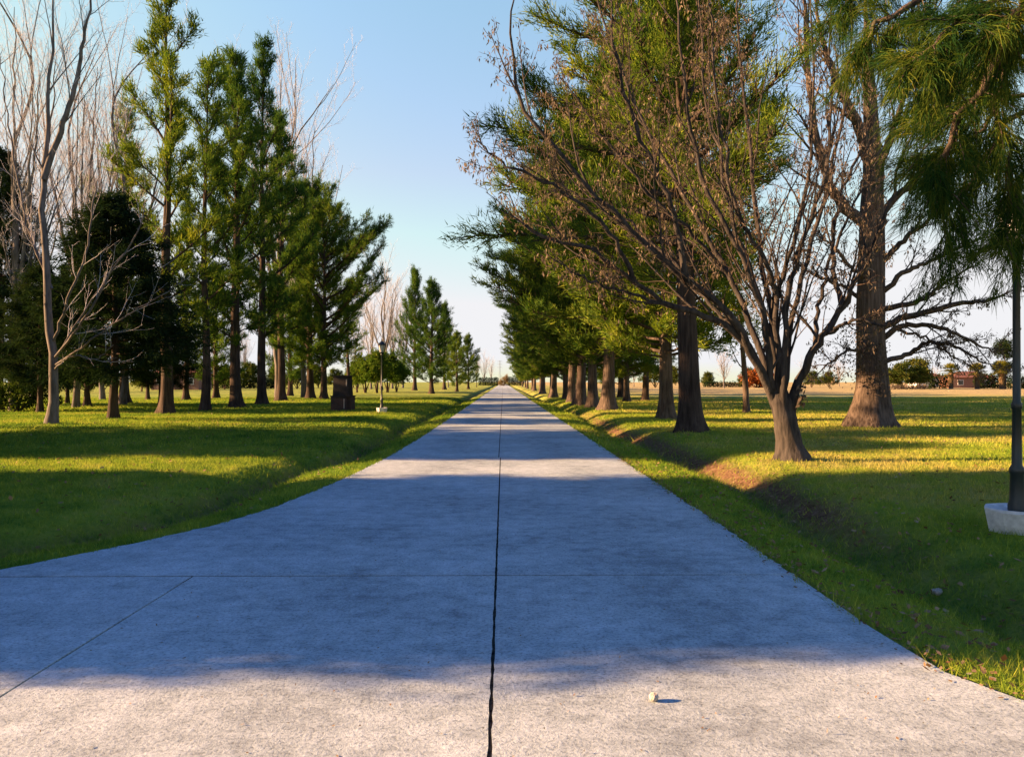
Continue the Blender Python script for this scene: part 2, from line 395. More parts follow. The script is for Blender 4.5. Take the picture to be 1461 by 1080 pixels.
# ------------------------------------------------------------------ road: concrete slabs with open joints over a dirt bed
m, nt, out = mat('road_concrete')
geo = N(nt, 'ShaderNodeNewGeometry'); P_ = geo.outputs['Position']
n1 = noise(nt, P_, .55, 6, .65); n2 = noise(nt, P_, 5.5, 7, .78); n3 = noise(nt, P_, 42, 4, .85)
mp = N(nt, 'ShaderNodeMapping'); mp.inputs['Scale'].default_value = (.6, 3.2, 1); L(nt, P_, mp.inputs[0])
n4 = noise(nt, mp.outputs[0], 3, 6, .7)
f = mth(nt, 'ADD', mth(nt, 'MULTIPLY', n1.outputs['Fac'], .40), mth(nt, 'MULTIPLY', n2.outputs['Fac'], .48))
f = mth(nt, 'ADD', f, mth(nt, 'MULTIPLY', n4.outputs['Fac'], .12))
gi = N(nt, 'ShaderNodeNewGeometry'); sx3 = N(nt, 'ShaderNodeSeparateXYZ'); L(nt, P_, sx3.inputs[0])
f = mth(nt, 'ADD', f, mth(nt, 'MULTIPLY', mth(nt, 'SUBTRACT', gi.outputs['Random Per Island'], .5), .035))
wl = mth(nt, 'ABSOLUTE', mth(nt, 'SUBTRACT', mth(nt, 'ABSOLUTE', sx3.outputs[0]), 1.2))
wl = mth(nt, 'SUBTRACT', 1.0, mth(nt, 'MULTIPLY', wl, 1.6), True)
f = mth(nt, 'SUBTRACT', f, mth(nt, 'MULTIPLY', mth(nt, 'MULTIPLY', wl, n1.outputs['Fac']), .05))
r = ramp(nt, f, [(.38, (.215, .245, .245)), (.49, (.38, .43, .425)), (.60, (.53, .585, .575))])
sp3 = ramp(nt, n3.outputs['Fac'], [(.34, (.28, .28, .28)), (.50, (.97, .97, .97)), (.75, (1.2, 1.2, 1.2))])
c = mixc(nt, .8, r.outputs[0], sp3.outputs[0], 'MULTIPLY')
vo = N(nt, 'ShaderNodeTexVoronoi'); vo.inputs['Scale'].default_value = 17; L(nt, P_, vo.inputs['Vector'])
nm = noise(nt, P_, 1.6, 3)
pit = mth(nt, 'LESS_THAN', mth(nt, 'ADD', vo.outputs['Distance'], mth(nt, 'MULTIPLY', mth(nt, 'SUBTRACT', .62, nm.outputs['Fac']), .9, True)), .085)
c = mixc(nt, mth(nt, 'MULTIPLY', pit, .7), c, (.10, .085, .075))
b = N(nt, 'ShaderNodeBsdfPrincipled'); b.inputs['Roughness'].default_value = .92; b.inputs['Specular IOR Level'].default_value = .15
L(nt, c, b.inputs['Base Color'])
bp = N(nt, 'ShaderNodeBump'); bp.inputs['Strength'].default_value = .55; bp.inputs['Distance'].default_value = .012
L(nt, mth(nt, 'ADD', mth(nt, 'ADD', n3.outputs['Fac'], n2.outputs['Fac']), mth(nt, 'MULTIPLY', pit, -.6)), bp.inputs['Height'])
L(nt, bp.outputs[0], b.inputs['Normal']); L(nt, b.outputs[0], out.inputs[0]); M['concrete'] = m
M['dirt'] = plain_mat('joint_dirt', (.014, .011, .009), (.085, .062, .042), 24, 1, .5, 0)

def jit(pts, amp, near=12.0):
    o = []
    for (x, y) in pts:
        a = amp * max(0.15, 1 - max(0, y - 2) / near)
        o.append((x + rnd.uniform(-a, a), y + rnd.uniform(-a, a) * .6))
    return o
def line(p, q, n, amp=0.0):
    pts = [(p[0] + (q[0] - p[0]) * t / n, p[1] + (q[1] - p[1]) * t / n) for t in range(n + 1)]
    if amp: pts = [pts[0]] + jit(pts[1:-1], amp) + [pts[-1]]
    return pts
from mathutils.geometry import tessellate_polygon
rb = MB()
def slab(poly, z=0.0, th=.12):
    P = []
    for p in poly:
        if not P or math.hypot(p[0] - P[-1][0], p[1] - P[-1][1]) > 1e-4: P.append(p)
    n = len(P)
    T = tessellate_polygon([[Vector((p[0], p[1], 0)) for p in P]])
    V = [(p[0], p[1], z) for p in P]
    TT = []
    for a, b_, c_ in T:
        ar = (P[b_][0] - P[a][0]) * (P[c_][1] - P[a][1]) - (P[b_][1] - P[a][1]) * (P[c_][0] - P[a][0])
        TT.append((a, b_, c_) if ar > 0 else (a, c_, b_))
    rb.add(V, None, TT)
    side = [(p[0], p[1], z) for p in P] + [(p[0], p[1], z - th) for p in P]
    rb.add(side, [(k, k + n, (k + 1) % n + n, (k + 1) % n) for k in range(n)])
# transverse joints; every second one is a hairline
TJ = [-13.6, -3.6, 6.4, 16.4]
y_ = 16.4
while y_ < 1200: y_ += 10; TJ.append(y_)
for a, b_ in zip(TJ[:-1], TJ[1:]):
    near = a < 30
    TG = .012 if near else .006
    gap = .009 if near else .012
    g = .006 if a in (6.4,) else .010
    n = 120 if a < 12 else (24 if near else 4)
    dz = 0
    off = 0.0 if a < 16 else -.035
    jr = line((JX + gap + off, b_ - TG), (JX + gap + off, a + TG), n, .0045 if near else 0)
    rxs = [(float(edge_x(RIGHT, yy)) if yy > 1.75 else 70.0, yy) for yy in np.linspace(max(a, 1.8) + .004, b_ - TG, n + 1)]
    if a < 1.8:
        if b_ > 1.8:
            rp = [tuple(p) for p in RIGHT[::-1] if p[1] < b_]
            body = [(JX + gap, a), (70, a)] + [(p[0], p[1]) for p in rp] + [(float(edge_x(RIGHT, b_)), b_ - TG)]
            slab(jr + body[1:])
        else: slab([(JX + gap, a), (70, a), (70, b_), (JX + gap, b_)])
    else:
        rxs = [(x + (rnd.uniform(-.02, .02) if near else 0), yy) for x, yy in rxs]
        slab(jr + rxs)
    # left lane
    jl = line((JX - gap + off, a + TG), (JX - gap + off, b_ - TG), n, .0045 if near else 0)
    DJ = -2.56      # the diagonal joint: the lane edge carried on past the side road
    if b_ <= 6.5:
        slab(jl + line((DJ + .008, b_ - TG), (DJ + .008, a + TG), 40, .004))
        lp = [(float(edge_x(LEFT, yy)), yy) for yy in np.linspace(b_ - .014, a + .014, 40)]
        slab(line((DJ - .008, a + .014), (DJ - .008, b_ - .014), 40, .004) + lp)
    else:
        lx = [(float(edge_x(LEFT, yy)) + (rnd.uniform(-.02, .02) if near else 0), yy) for yy in np.linspace(b_ - TG, a + TG, n + 1)]
        slab(jl + lx)
tag(rb.build('road', M['concrete']), kind='structure')
bed = MB()
for (x0, x1, y0, y1) in ((JX - .2, JX + .2, -14, 1200), (-2.8, -2.3, -14, 6.8), (-4.2, 2.36, 6.2, 6.6), (-2.4, 2.38, 16.2, 16.6)):
    zz = (-.007, -.016, -.003, -.004)[len(bed.v)]
    bed.add([(x0, y0, zz), (x1, y0, zz), (x1, y1, zz), (x0, y1, zz)], [(0, 1, 2, 3)])
tag(bed.build('road_joint_bed', M['dirt']), kind='structure')

# ------------------------------------------------------------------ tree makers
UP = np.array([0, 0, 1.0])
def perp_dir(d, ang, az):
    d = nrm(d)
    ref = np.array([1.0, 0, 0]) if abs(d[0]) < .8 else np.array([0, 1.0, 0])
    u = nrm(np.cross(d, ref)); v = np.cross(d, u)
    return nrm(d * cos(ang) + (u * cos(az) + v * sin(az)) * sin(ang))
def curve(p, d, Ln, nseg, wander, trop, r):
    pts = [np.array(p, float)]; d = nrm(np.array(d, float)); st = Ln / nseg
    for k in range(nseg):
        d = d + np.array([r.gauss(0, wander), r.gauss(0, wander), r.gauss(0, wander)])
        d[2] += trop / nseg
        d = nrm(d); pts.append(pts[-1] + d * st)
    return np.array(pts)
def along(P, t):
    n = len(P) - 1; f = min(max(t * n, 0), n - 1e-6); i = int(f)
    return P[i] + (P[i + 1] - P[i]) * (f - i), nrm(P[i + 1] - P[i])
def spline(ctrl, n):
    C = np.array(ctrl, float)
    if len(C) == 2: return C[0] + (C[1] - C[0]) * np.linspace(0, 1, n + 1)[:, None]
    C = np.vstack([2 * C[0] - C[1], C, 2 * C[-1] - C[-2]])
    m_ = len(C) - 3; out = []
    for k in range(n + 1):
        f = k / n * m_; i = min(int(f), m_ - 1); t = f - i
        p0, p1, p2, p3 = C[i], C[i + 1], C[i + 2], C[i + 3]
        out.append(.5 * (2 * p1 + (p2 - p0) * t + (2 * p0 - 5 * p1 + 4 * p2 - p3) * t * t + (3 * p1 - p0 - 3 * p2 + p3) * t ** 3))
    return np.array(out)

def branch_out(mb, P, r0, level, spec, r, tips, lscale=1.0):
    """side branches of the polyline P, recursively; tips collects (point, direction)"""
    if level >= len(spec): return
    s = spec[level]
    nc = max(1, int(round(s['n'] * (.8 + .4 * r.random()))))
    plen = float(np.sum(np.linalg.norm(P[1:] - P[:-1], axis=1)))
    az = r.random() * 6.28
    for k in range(nc):
        t = s['t0'] + (s.get('t1', 1.0) - s['t0']) * (k + r.random()) / nc
        p, d = along(P, t); az += 2.4 + r.uniform(-.5, .5)
        ang = R(r.uniform(*s['ang']))
        nd = perp_dir(d, ang, az)
        if 'lift' in s: nd = nrm(nd + UP * s['lift'])
        Ln = plen * r.uniform(*s['len']) * (1 - s.get('fall', .5) * t)
        if 'max' in s: Ln = min(Ln, s['max'] * lscale * r.uniform(.75, 1.1))
        if Ln < s.get('min', .1): continue
        Q = curve(p, nd, Ln, s['seg'], s['wander'], s['trop'], r)
        rr = max(s['rmin'], r0 * s['rf'] * (1 - .6 * t))
        mb.tube(Q, np.linspace(rr, max(s['rmin'] * .6, rr * .3), len(Q)), s['sides'], mat=s.get('mat', 0))
        if s.get('tip'):
            for tt in s['tip']: tips.append(along(Q, tt))
        branch_out(mb, Q, rr, level + 1, spec, r, tips, lscale)

def needles(mb, tips, per, spread, ln, wd, along_w=1.0, rand_w=.7, up=.2, rs=None, mat=0, squash=1.0):
    g = rs or rng
    P = np.repeat(np.array([t[0] for t in tips]), per, 0); D = np.repeat(np.array([t[1] for t in tips]), per, 0)
    n = len(P)
    off = g.normal(0, spread, (n, 3)); off[:, 2] *= squash
    P = P + off
    d = D * along_w + g.normal(0, rand_w, (n, 3)); d[:, 2] += up
    d /= np.maximum(np.linalg.norm(d, axis=1, keepdims=True), 1e-6)
    s_ = np.cross(d, g.normal(0, 1, (n, 3))); s_ /= np.maximum(np.linalg.norm(s_, axis=1, keepdims=True), 1e-6)
    l_ = g.uniform(ln[0], ln[1], (n, 1)); w_ = g.uniform(wd[0], wd[1], (n, 1))
    V = np.stack([P - s_ * w_ / 2, P + s_ * w_ / 2, P + d * l_], 1).reshape(-1, 3)
    mb.add(V, None, np.arange(n * 3).reshape(-1, 3), mat=mat)
def leaves(mb, C, ln, wd, g, down=0.0, mat=0):
    """broad leaves as folded kites at centres C"""
    n = len(C)
    d = g.normal(0, 1, (n, 3)); d[:, 2] -= down
    d /= np.linalg.norm(d, axis=1, keepdims=True)
    s_ = np.cross(d, g.normal(0, 1, (n, 3))); s_ /= np.maximum(np.linalg.norm(s_, axis=1, keepdims=True), 1e-6)
    l_ = g.uniform(ln[0], ln[1], (n, 1)); w_ = g.uniform(wd[0], wd[1], (n, 1))
    V = np.stack([C, C + d * l_ * .45 + s_ * w_ / 2, C + d * l_, C + d * l_ * .45 - s_ * w_ / 2], 1).reshape(-1, 3)
    i = np.arange(n)[:, None] * 4
    mb.add(V, np.concatenate([i, i + 1, i + 2, i + 3], 1), mat=mat)

def trunk_tube(mb, H, r0, r, lean=(0, 0), flare=.6, n=18, sides=12, top=.03, wander=.05, but=0.22):
    zs = np.concatenate([[-.25, 0, .12, .3, .6, 1.0], np.linspace(1.6, H, n)])
    ph = [r.uniform(0, 6.28) for _ in range(4)]
    P = np.array([[lean[0] * (max(z, 0) / H) ** 1.3 + wander * sin(z * .55 + ph[0]) * min(1, max(z, 0) / 2), lean[1] * z / H + wander * sin(z * .45 + ph[1]) * min(1, max(z, 0) / 2), z] for z in zs])
    rad = np.array([max(top, r0 * (1 - max(z, 0) / H) ** .85 + r0 * flare * math.exp(-max(z, 0) / .38)) for z in zs])
    zz = zs
    def lump(i, a): return 1 + but * (np.sin(a * 5 + ph[2]) + .5 * np.sin(a * 8 + ph[0])) * np.exp(-np.maximum(zz[i], 0) / .7) + .05 * np.sin(a * 3 + zz[i] * 1.3 + ph[3])
    mb.tube(P, rad, sides, lump=lump)
    return P, rad

def conifer(name, seed, H=20, crown0=.2, Rmax=4.0, peak=.3, nprim=62, r0=.32, leaf='needle', bark='bark_dark', per=12, up_ang=(12, 50), spread=.10,
            ln=(.17, .42), wd=(.032, .062), bias=None, clumpy=.5, sec=6, top_pow=.8, lean=(0, 0), droop=0.0, plume=1.0, squash=.8):
    r = random.Random(seed); g = np.random.default_rng(seed)
    root = empty(name)
    tb = MB(); tips = []
    P, rad = trunk_tube(tb, H, r0, r, lean)
    az = r.random() * 6
    stems = [(P, rad, H, 1.0)]
    for (SP, SR, SH, sc) in stems:
        for k in range(nprim):
            t = crown0 + (1 - crown0) * ((k + r.random()) / nprim)
            h = t * SH; az += 2.4 + r.uniform(-.45, .45)
            u = (t - crown0) / (1 - crown0)
            prof = (u / peak) ** .6 if u < peak else max(0.0, 1 - (u - peak) / (1 - peak)) ** top_pow
            prof = .35 + .65 * prof if u < peak else .08 + .92 * prof
            lob = 1 + clumpy * (.6 * sin(h * 1.3 + 2 * az) * .5 + r.uniform(-.5, .5))
            Ln = Rmax * sc * prof * lob
            if bias is not None: Ln *= 1 + bias[2] * max(-.9, cos(az - bias[0])) * math.exp(-((u - bias[1]) / .3) ** 2)
            Ln = min(max(Ln, .35), Rmax * 1.55)
            pz = np.interp(h, SP[:, 2], np.arange(len(SP))); i = int(min(pz, len(SP) - 2)); p = SP[i] + (SP[i + 1] - SP[i]) * (pz - i)
            el = R(up_ang[0] + (up_ang[1] - up_ang[0]) * u + r.uniform(-10, 10))
            d = np.array([cos(az) * cos(el), sin(az) * cos(el), sin(el)])
            Q = curve(p, d, Ln, 5, .10, .35 - droop, r)
            br = min(.11, .018 * Ln + .012)
            tb.tube(Q, np.linspace(br, .012, len(Q)), 5)
            ns = int(5 + Ln * sec)
            for j in range(ns):                        # plumes: short side sprays hugging the outer part of each bough
                tt = .26 + .74 * (j + r.random()) / ns
                q, qd = along(Q, tt)
                nd = nrm(perp_dir(qd, R(r.uniform(18, 55)), r.random() * 6.28) + UP * (.22 - droop))
                l2 = r.uniform(.3, .75) * plume
                Q2 = curve(q, nd, l2, 3, .12, .25 - droop, r)
                tb.tube(Q2, np.linspace(br * .3 + .004, .006, 4), 3)
                for s_ in (.5, 1.0): tips.append(along(Q2, s_))
            tips.append(along(Q, 1.0))
    tb.build('trunk', M[bark], root)
    fb = MB()
    needles(fb, tips, per, spread, ln, wd, 1.0, .48, .15 - droop * 1.4, g, squash=squash)
    fb.build('crown', M[leaf], root)
    return root

def fir(name, seed, H=9, Rmax=3.0, crown0=.12, r0=.17, per=16, leaf='fir', lean=(0, 0), nprim=80, pw=.75, var=(.75, 1.15)):
    """dense dark conifer, tiers of level boughs with hanging tips"""
    r = random.Random(seed); g = np.random.default_rng(seed)
    root = empty(name); tb = MB(); tips = []
    P, rad = trunk_tube(tb, H, r0, r, lean, flare=.45)
    az = 0
    for k in range(nprim):
        t = crown0 + (1 - crown0) * (k + r.random()) / nprim; h = t * H; az += 2.4 + r.uniform(-.4, .4)
        u = (t - crown0) / (1 - crown0)
        Ln = Rmax * (1 - u) ** pw * r.uniform(*var) * min(1, .55 + u * 3) + .2
        pz = np.interp(h, P[:, 2], np.arange(len(P))); i = int(min(pz, len(P) - 2)); p = P[i] + (P[i + 1] - P[i]) * (pz - i)
        el = R(-4 + 38 * u + r.uniform(-8, 8))
        Q = curve(p, (cos(az) * cos(el), sin(az) * cos(el), sin(el)), Ln, 5, .05, .12, r)
        tb.tube(Q, np.linspace(.012 * Ln + .012, .008, 6), 4)
        ns = int(5 + Ln * 4)
        for j in range(ns):
            tt = .12 + .88 * (j + r.random()) / ns
            q, qd = along(Q, tt)
            nd = nrm(perp_dir(qd, R(r.uniform(35, 65)), r.choice((0, pi)) + r.uniform(-.5, .5)) * np.array([1, 1, .35]))
            l2 = r.uniform(.3, .75) * (.5 + Ln / Rmax)
            Q2 = curve(q, nd, l2, 2, .1, -.2, r)
            for s_ in (.3, .65, 1.0): tips.append(along(Q2, s_))
    tb.build('trunk', M['bark_dark'], root)
    fb = MB(); needles(fb, tips, per, .13, (.16, .36), (.03, .06), .8, .6, -.15, g, squash=.6)
    fb.build('crown', M[leaf], root)
    return root

POPLAR = [dict(n=9, t0=.12, ang=(14, 30), len=(.3, .55), fall=.45, seg=7, wander=.06, trop=.5, rf=.36, rmin=.012, sides=5),
          dict(n=8, t0=.15, ang=(20, 40), len=(.22, .42), fall=.35, seg=5, wander=.08, trop=.45, rf=.40, rmin=.0065, sides=4, mat=1),
          dict(n=7, t0=.1, ang=(20, 48), len=(.25, .5), fall=.3, seg=4, wander=.1, trop=.35, rf=.5, rmin=.0042, sides=3, mat=1),
          dict(n=2, t0=.2, ang=(20, 45), len=(.3, .6), fall=.3, seg=3, wander=.1, trop=.3, rf=.6, rmin=.0035, sides=3, mat=1, max=.8)]
def bare_tree(name, seed, stems, H=20, spec=POPLAR, twig='twig_pink', bark='bark_pale', r0=.2):
    """leafless tree; stems are control polylines (root to tip) with a start radius"""
    r = random.Random(seed)
    root = empty(name); tb = MB(); cb = MB(); tips = []
    for ctrl, ra in stems:
        P = spline(ctrl, 22)
        P[2:-1] += np.array([[r.gauss(0, .03), r.gauss(0, .03), 0] for _ in range(len(P) - 3)])
        rad = ra * (1 - np.linspace(0, 1, len(P))) ** .8 + .012
        if ctrl[0][2] <= 0.01:
            zz = P[:, 2]; rad = rad + ra * .5 * np.exp(-np.maximum(zz, 0) / .35)
        tb.tube(P, rad, 9)
        branch_out(cb, P, ra, 0 if ra > .045 else 1, spec, r, tips)
    tb.build('trunk', M[bark], root); cb.build('crown', [M[bark], M[twig]], root)
    return root

def blob_shrub(name, seed, blobs, n, ln, wd, leaf='shrub', stem=True):
    """leafy shrub or round tree: leaves scattered in a shell of overlapping lobes on real stems"""
    r = random.Random(seed); g = np.random.default_rng(seed)
    root = empty(name); tb = MB(); fb = MB(); C = []
    tot = sum(b[3] ** 2 for b in blobs)
    for (x, y, z, rr) in blobs:
        mth_ = int(n * rr * rr / tot)
        sub = g.normal(0, 1, (max(6, mth_ // 40), 3)); sub /= np.linalg.norm(sub, axis=1, keepdims=True)
        sub *= (g.uniform(.45, 1.0, (len(sub), 1))) * rr
        pick = sub[g.integers(0, len(sub), mth_)] + g.normal(0, rr * .15, (mth_, 3))
        c = pick + np.array([x, y, z]); C.append(c[c[:, 2] > .02])
        if stem:
            Q = spline([(r.uniform(-.1, .1), r.uniform(-.1, .1), -.1), (x * .4, y * .4, z * .5), (x, y, z)], 6)
            tb.tube(Q, np.linspace(.05 * rr + .03, .02, 7), 6)
            for k in range(6):
                v = sub[k % len(sub)]; tb.tube(np.array([(x, y, z), np.array((x, y, z)) + v * .6, np.array((x, y, z)) + v]), [.02, .014, .006], 4)
    leaves(fb, np.concatenate(C), ln, wd, g)
    tb.build('stem', M['bark_dark'], root); fb.build('foliage', M[leaf], root)
    return root

used = set()
def place(proto, x, y, sc=1.0, rz=0.0, label=None, cat='tree', group=None, zs=None, dz=0.0):
    if proto.name in used: o = copy_tree(proto)
    else: o = proto; used.add(proto.name)
    for kk in ('group', 'label'):
        if kk in o: del o[kk]
    o.location = (x, y, g1(x, y) + dz); o.rotation_euler = (0, 0, rz); o.scale = (sc, sc, zs if zs else sc)
    tag(o, label, cat, group)
    return o
def pz(px, py): 
    Y = EYE * FP / (py - VY); return (px - VX) / FP * Y, Y
# ------------------------------------------------------------------ tree prototypes
G_LC = 'tall conifers on the left lawn'
G_RR = 'conifers in the row right of the road'
c_tall = conifer('conifer_tree', 3, H=20.2, crown0=.19, Rmax=2.7, peak=.25, nprim=46, r0=.27, per=14, clumpy=1.3, up_ang=(28, 62), leaf='needle_olive', sec=5.4, top_pow=.9)
c_mid = conifer('conifer_tree', 5, H=20, crown0=.16, Rmax=2.9, peak=.3, nprim=64, r0=.29, per=15, clumpy=1.3, up_ang=(22, 60), top_pow=.95, sec=5)
c_dense = conifer('conifer_tree', 8, H=20, crown0=.17, Rmax=3.0, peak=.3, nprim=70, r0=.31, per=16, clumpy=1.3, up_ang=(18, 58), top_pow=.85, sec=5)
c_slim = conifer('conifer_tree', 21, H=15, crown0=.22, Rmax=2.0, peak=.3, nprim=44, r0=.19, per=10, clumpy=1.1, up_ang=(22, 60), leaf='needle_olive', sec=5)
c_broad = conifer('conifer_tree', 13, H=17, crown0=.13, Rmax=4.8, peak=.4, nprim=84, r0=.29, per=16, clumpy=1.3, up_ang=(10, 48), sec=5, top_pow=.8, bias=(0, .45, .55), plume=1.25)
c_low = conifer('conifer_tree', 17, H=12, crown0=.08, Rmax=3.0, peak=.3, nprim=64, r0=.26, per=14, clumpy=.9, sec=5.5, top_pow=.8, up_ang=(15, 60), plume=1.1)
c_row = conifer('conifer_tree', 31, H=16, crown0=.17, Rmax=4.9, peak=.4, nprim=125, r0=.33, per=18, clumpy=.8, up_ang=(5, 50), sec=5, bark='bark_brown', top_pow=.7, bias=(pi, .35, .25), plume=1.3)
c_row2 = conifer('conifer_tree', 37, H=15, crown0=.14, Rmax=4.8, peak=.35, nprim=125, r0=.28, per=18, clumpy=.8, up_ang=(0, 50), sec=5, bark='bark_brown', leaf='needle_olive', top_pow=.65, bias=(pi, .3, .25), plume=1.3)
c_near = conifer('conifer_tree', 44, H=19, crown0=.23, Rmax=4.5, leaf='needle_olive', peak=.16, nprim=104, r0=.33, per=25, spread=.15, ln=(.12, .34), wd=(.020, .038), clumpy=.75, up_ang=(0, 56), sec=5.5,
                bark='bark_dark', top_pow=1.45, bias=(pi, .16, .5), lean=(-.6, 0), plume=1.25)
fir_a = fir('fir_tree', 2, H=9.2, Rmax=3.2, crown0=.2)
fir_b = fir('fir_tree', 6, H=13.5, Rmax=3.2, crown0=.15, nprim=110, per=14)

# ---- left side: conifers (x, y of the foot in the photograph)
def PL(proto, px, py, H, base_H, label, rz=0, group=G_LC, wide=1.0, cat='tree'):
    x, y = pz(px, py); s = H / base_H
    return place(proto, x, y, s * wide, rz, label, cat, group, zs=s)
PL(c_tall, 240, 593, 20.6, 20.2, 'tallest conifer on the left lawn, open airy crown and straight dark trunk', 0.4)
PL(c_slim, 295, 587, 18.6, 15, 'slim conifer with thin dark trunk just right of the tallest left conifer', 1.2)
PL(c_dense, 338, 582, 21.4, 20, 'dense dark conifer with thick trunk, twin pointed top above the left lawn', 2.0)
PL(c_mid, 375, 578, 24.5, 20, 'tall conifer with sunlit pale lower trunk and steeple top, left lawn', 0.6, wide=.85)
PL(c_mid, 402, 574, 21.5, 20, 'conifer with straight brown trunk, third trunk left of the brick barbecue', 3.4)
PL(c_broad, 443, 570, 19.0, 17, 'broad conifer with spreading boughs right behind the brick barbecue, left trunk', 0.2)
PL(c_broad, 463, 571, 16.5, 17, 'broad conifer whose boughs reach out toward the road above the barbecue', -.3)
PL(c_low, 128, 582, 9.5, 12, 'small conifer with thin bare stem in the shade on the far left', 0.9, wide=.8)
PL(c_tall, 180, 577, 21.0, 20.2, 'olive-tipped conifer with thick flared trunk left of the tallest conifer', 2.7, wide=1.1)
PL(c_dense, 268, 572, 16.0, 20, 'conifer with flared dark foot standing behind the tallest left conifer', 4.0)
PL(c_slim, 214, 571, 12.0, 15, 'small slim conifer far behind the fir on the left', 5.0)
PL(c_low, 310, 569, 12.0, 12, 'conifer standing behind and between two front trunks on the left lawn', 1.0)
PL(c_low, 415, 565, 13.5, 12, 'low-branched conifer further back, left of the broad barbecue conifers', 2.0)
PL(c_slim, 497, 562, 15.0, 15, 'slim conifer far behind the brick barbecue', .3, wide=1.4)
# dark firs at the left edge
FG = 'dark firs on the far left'
PL(fir_a, 165, 602, 8.6, 9.2, 'broad dark fir with leaning slim trunk behind pale bare branches', 0, FG, wide=1.12)
PL(fir_b, 6, 586, 14.2, 13.5, 'tall dark fir cut by the left edge of the photo', 1.0, FG)
PL(fir_a, 62, 590, 7.2, 9.2, 'short dark fir beside the pale bare tree on the left', 2.2, FG)
PL(fir_b, 100, 578, 9.5, 13.5, 'dark fir set back behind the pale bare tree', 3.0, FG)
PL(fir_a, 232, 580, 7.2, 9.2, 'low dark fir half hidden by the trunk of the tallest conifer', 4.1, FG)
PL(fir_b, -45, 580, 13.0, 13.5, 'dark fir just beyond the left edge of the photo', 5.0, FG)
# the stand in the middle distance, left of the road
GD = 'trees along the far left side of the road'
PL(c_low, 592, 557.5, 21.0, 12, 'tallest conifer of the distant clump left of the road, pointed top', 1.0, GD, wide=.72)
PL(c_low, 616, 562.5, 14.0, 12, 'dense dark conifer with thick trunk in front of the distant clump', 0.0, GD, wide=.9)
PL(c_low, 634, 556, 17.0, 12, 'conifer at the right end of the distant clump left of the road', 4.2, GD, wide=.85)
PL(c_low, 652, 559, 9.2, 12, 'small rounded conifer close to the left verge far down the road', 2.2, GD, wide=1.15)
PL(c_low, 668, 555.5, 11.2, 12, 'small conifer just behind the rounded one by the far left verge', 3.2, GD)
PL(c_slim, 680, 553, 7.0, 15, 'thin sapling far down the left verge', 0, GD)
# ---- right row
PL(c_near, 985, 622, 19.0, 19, 'big conifer with straight dark trunk nearest the road on the right', 0, G_RR)
PL(c_row2, 952, 600, 16.5, 15, 'conifer with leaning brown trunk just behind the nearest right-hand trunk', .25, G_RR, wide=.95)
PL(c_row, 868, 588, 16.5, 16, 'conifer with thick flared trunk standing on the bank of the right ditch', 0.1, G_RR)
PL(c_row2, 846, 583, 16, 15, 'conifer with pale flared roots behind the thick flared trunk', -.2, G_RR)
PL(c_row, 829, 579.5, 16.5, 16, 'conifer with sunlit reddish trunk on the ditch bank', .3, G_RR)
PL(c_row2, 895, 573.5, 13, 15, 'conifer with broad dark foot back from the right row', 1.0, G_RR)
PL(c_slim, 921, 572, 14.5, 15, 'slender conifer with crooked dark trunk behind the right row', .4, G_RR, wide=1.5)
for k, (Y, X, hh) in enumerate(((60, 5.3, 15.5), (69, 5.6, 15), (79, 5.2, 15.5), (90, 5.7, 14.5), (103, 5.3, 15), (118, 5.8, 14), (136, 5.5, 14), (158, 6.0, 13), (185, 5.8, 12.5), (215, 6.2, 12), (250, 6.2, 11))):
    place((c_row, c_row2)[k % 2], X, Y, hh / 16, (k * .37) % .9 - .4, 'conifer in the distant part of the row right of the road', 'tree', 'distant conifers right of the road')
for k, (Y, X, hh) in enumerate(((75, 11.5, 13), (95, 12.5, 13), (120, 12, 12), (150, 13, 12))):
    place(c_low, X, Y, hh / 12, k * 1.1, 'conifer in the second line behind the right-hand row', 'tree', 'second line of conifers right of the road')

# trees standing off to the left, outside the photo: their shadows lie across the road and lawn
shade = fir('fir_tree', 9, H=7.6, Rmax=2.15, crown0=.01, nprim=220, per=18, pw=.13, var=(.9, 1.02))
GS = 'dense firs left of the photographer'
for k, (x, y, s) in enumerate(((-13.5, 6.62, .97), (-15.2, 6.62, 1.0), (-12.2, 6.66, .95), (-17.0, 6.6, 1.02), (-13.7, 8.2, .95), (-14.5, 10.3, .95), (-17, 17.8, .95), (-18.8, 20.4, 1.0))):
    place(shade, x, y, s, k * 2.1, label='dense fir left of the photographer, beyond the photo', cat='tree', group=GS)

place(fir_b, -20.5, 22.6, 1.1, 1.0, 'unseen tall dark fir added on the left to shade the nearest right-hand trunk', 'tree', FG)  # unseen fir added so its shadow falls on the nearest right-hand trunk
shade_high = conifer('conifer_tree', 29, H=20, crown0=.60, Rmax=2.4, peak=.3, nprim=80, r0=.24, per=22, clumpy=.4, sec=6, top_pow=.6, plume=1.2)  # unseen, added: raised crown shades the massive trunk, bare stem leaves its foot lit
place(shade_high, -21.5, 25.3, 1, 0, 'unseen tall conifer with long bare stem, added to shade the massive tree', 'tree', G_LC)
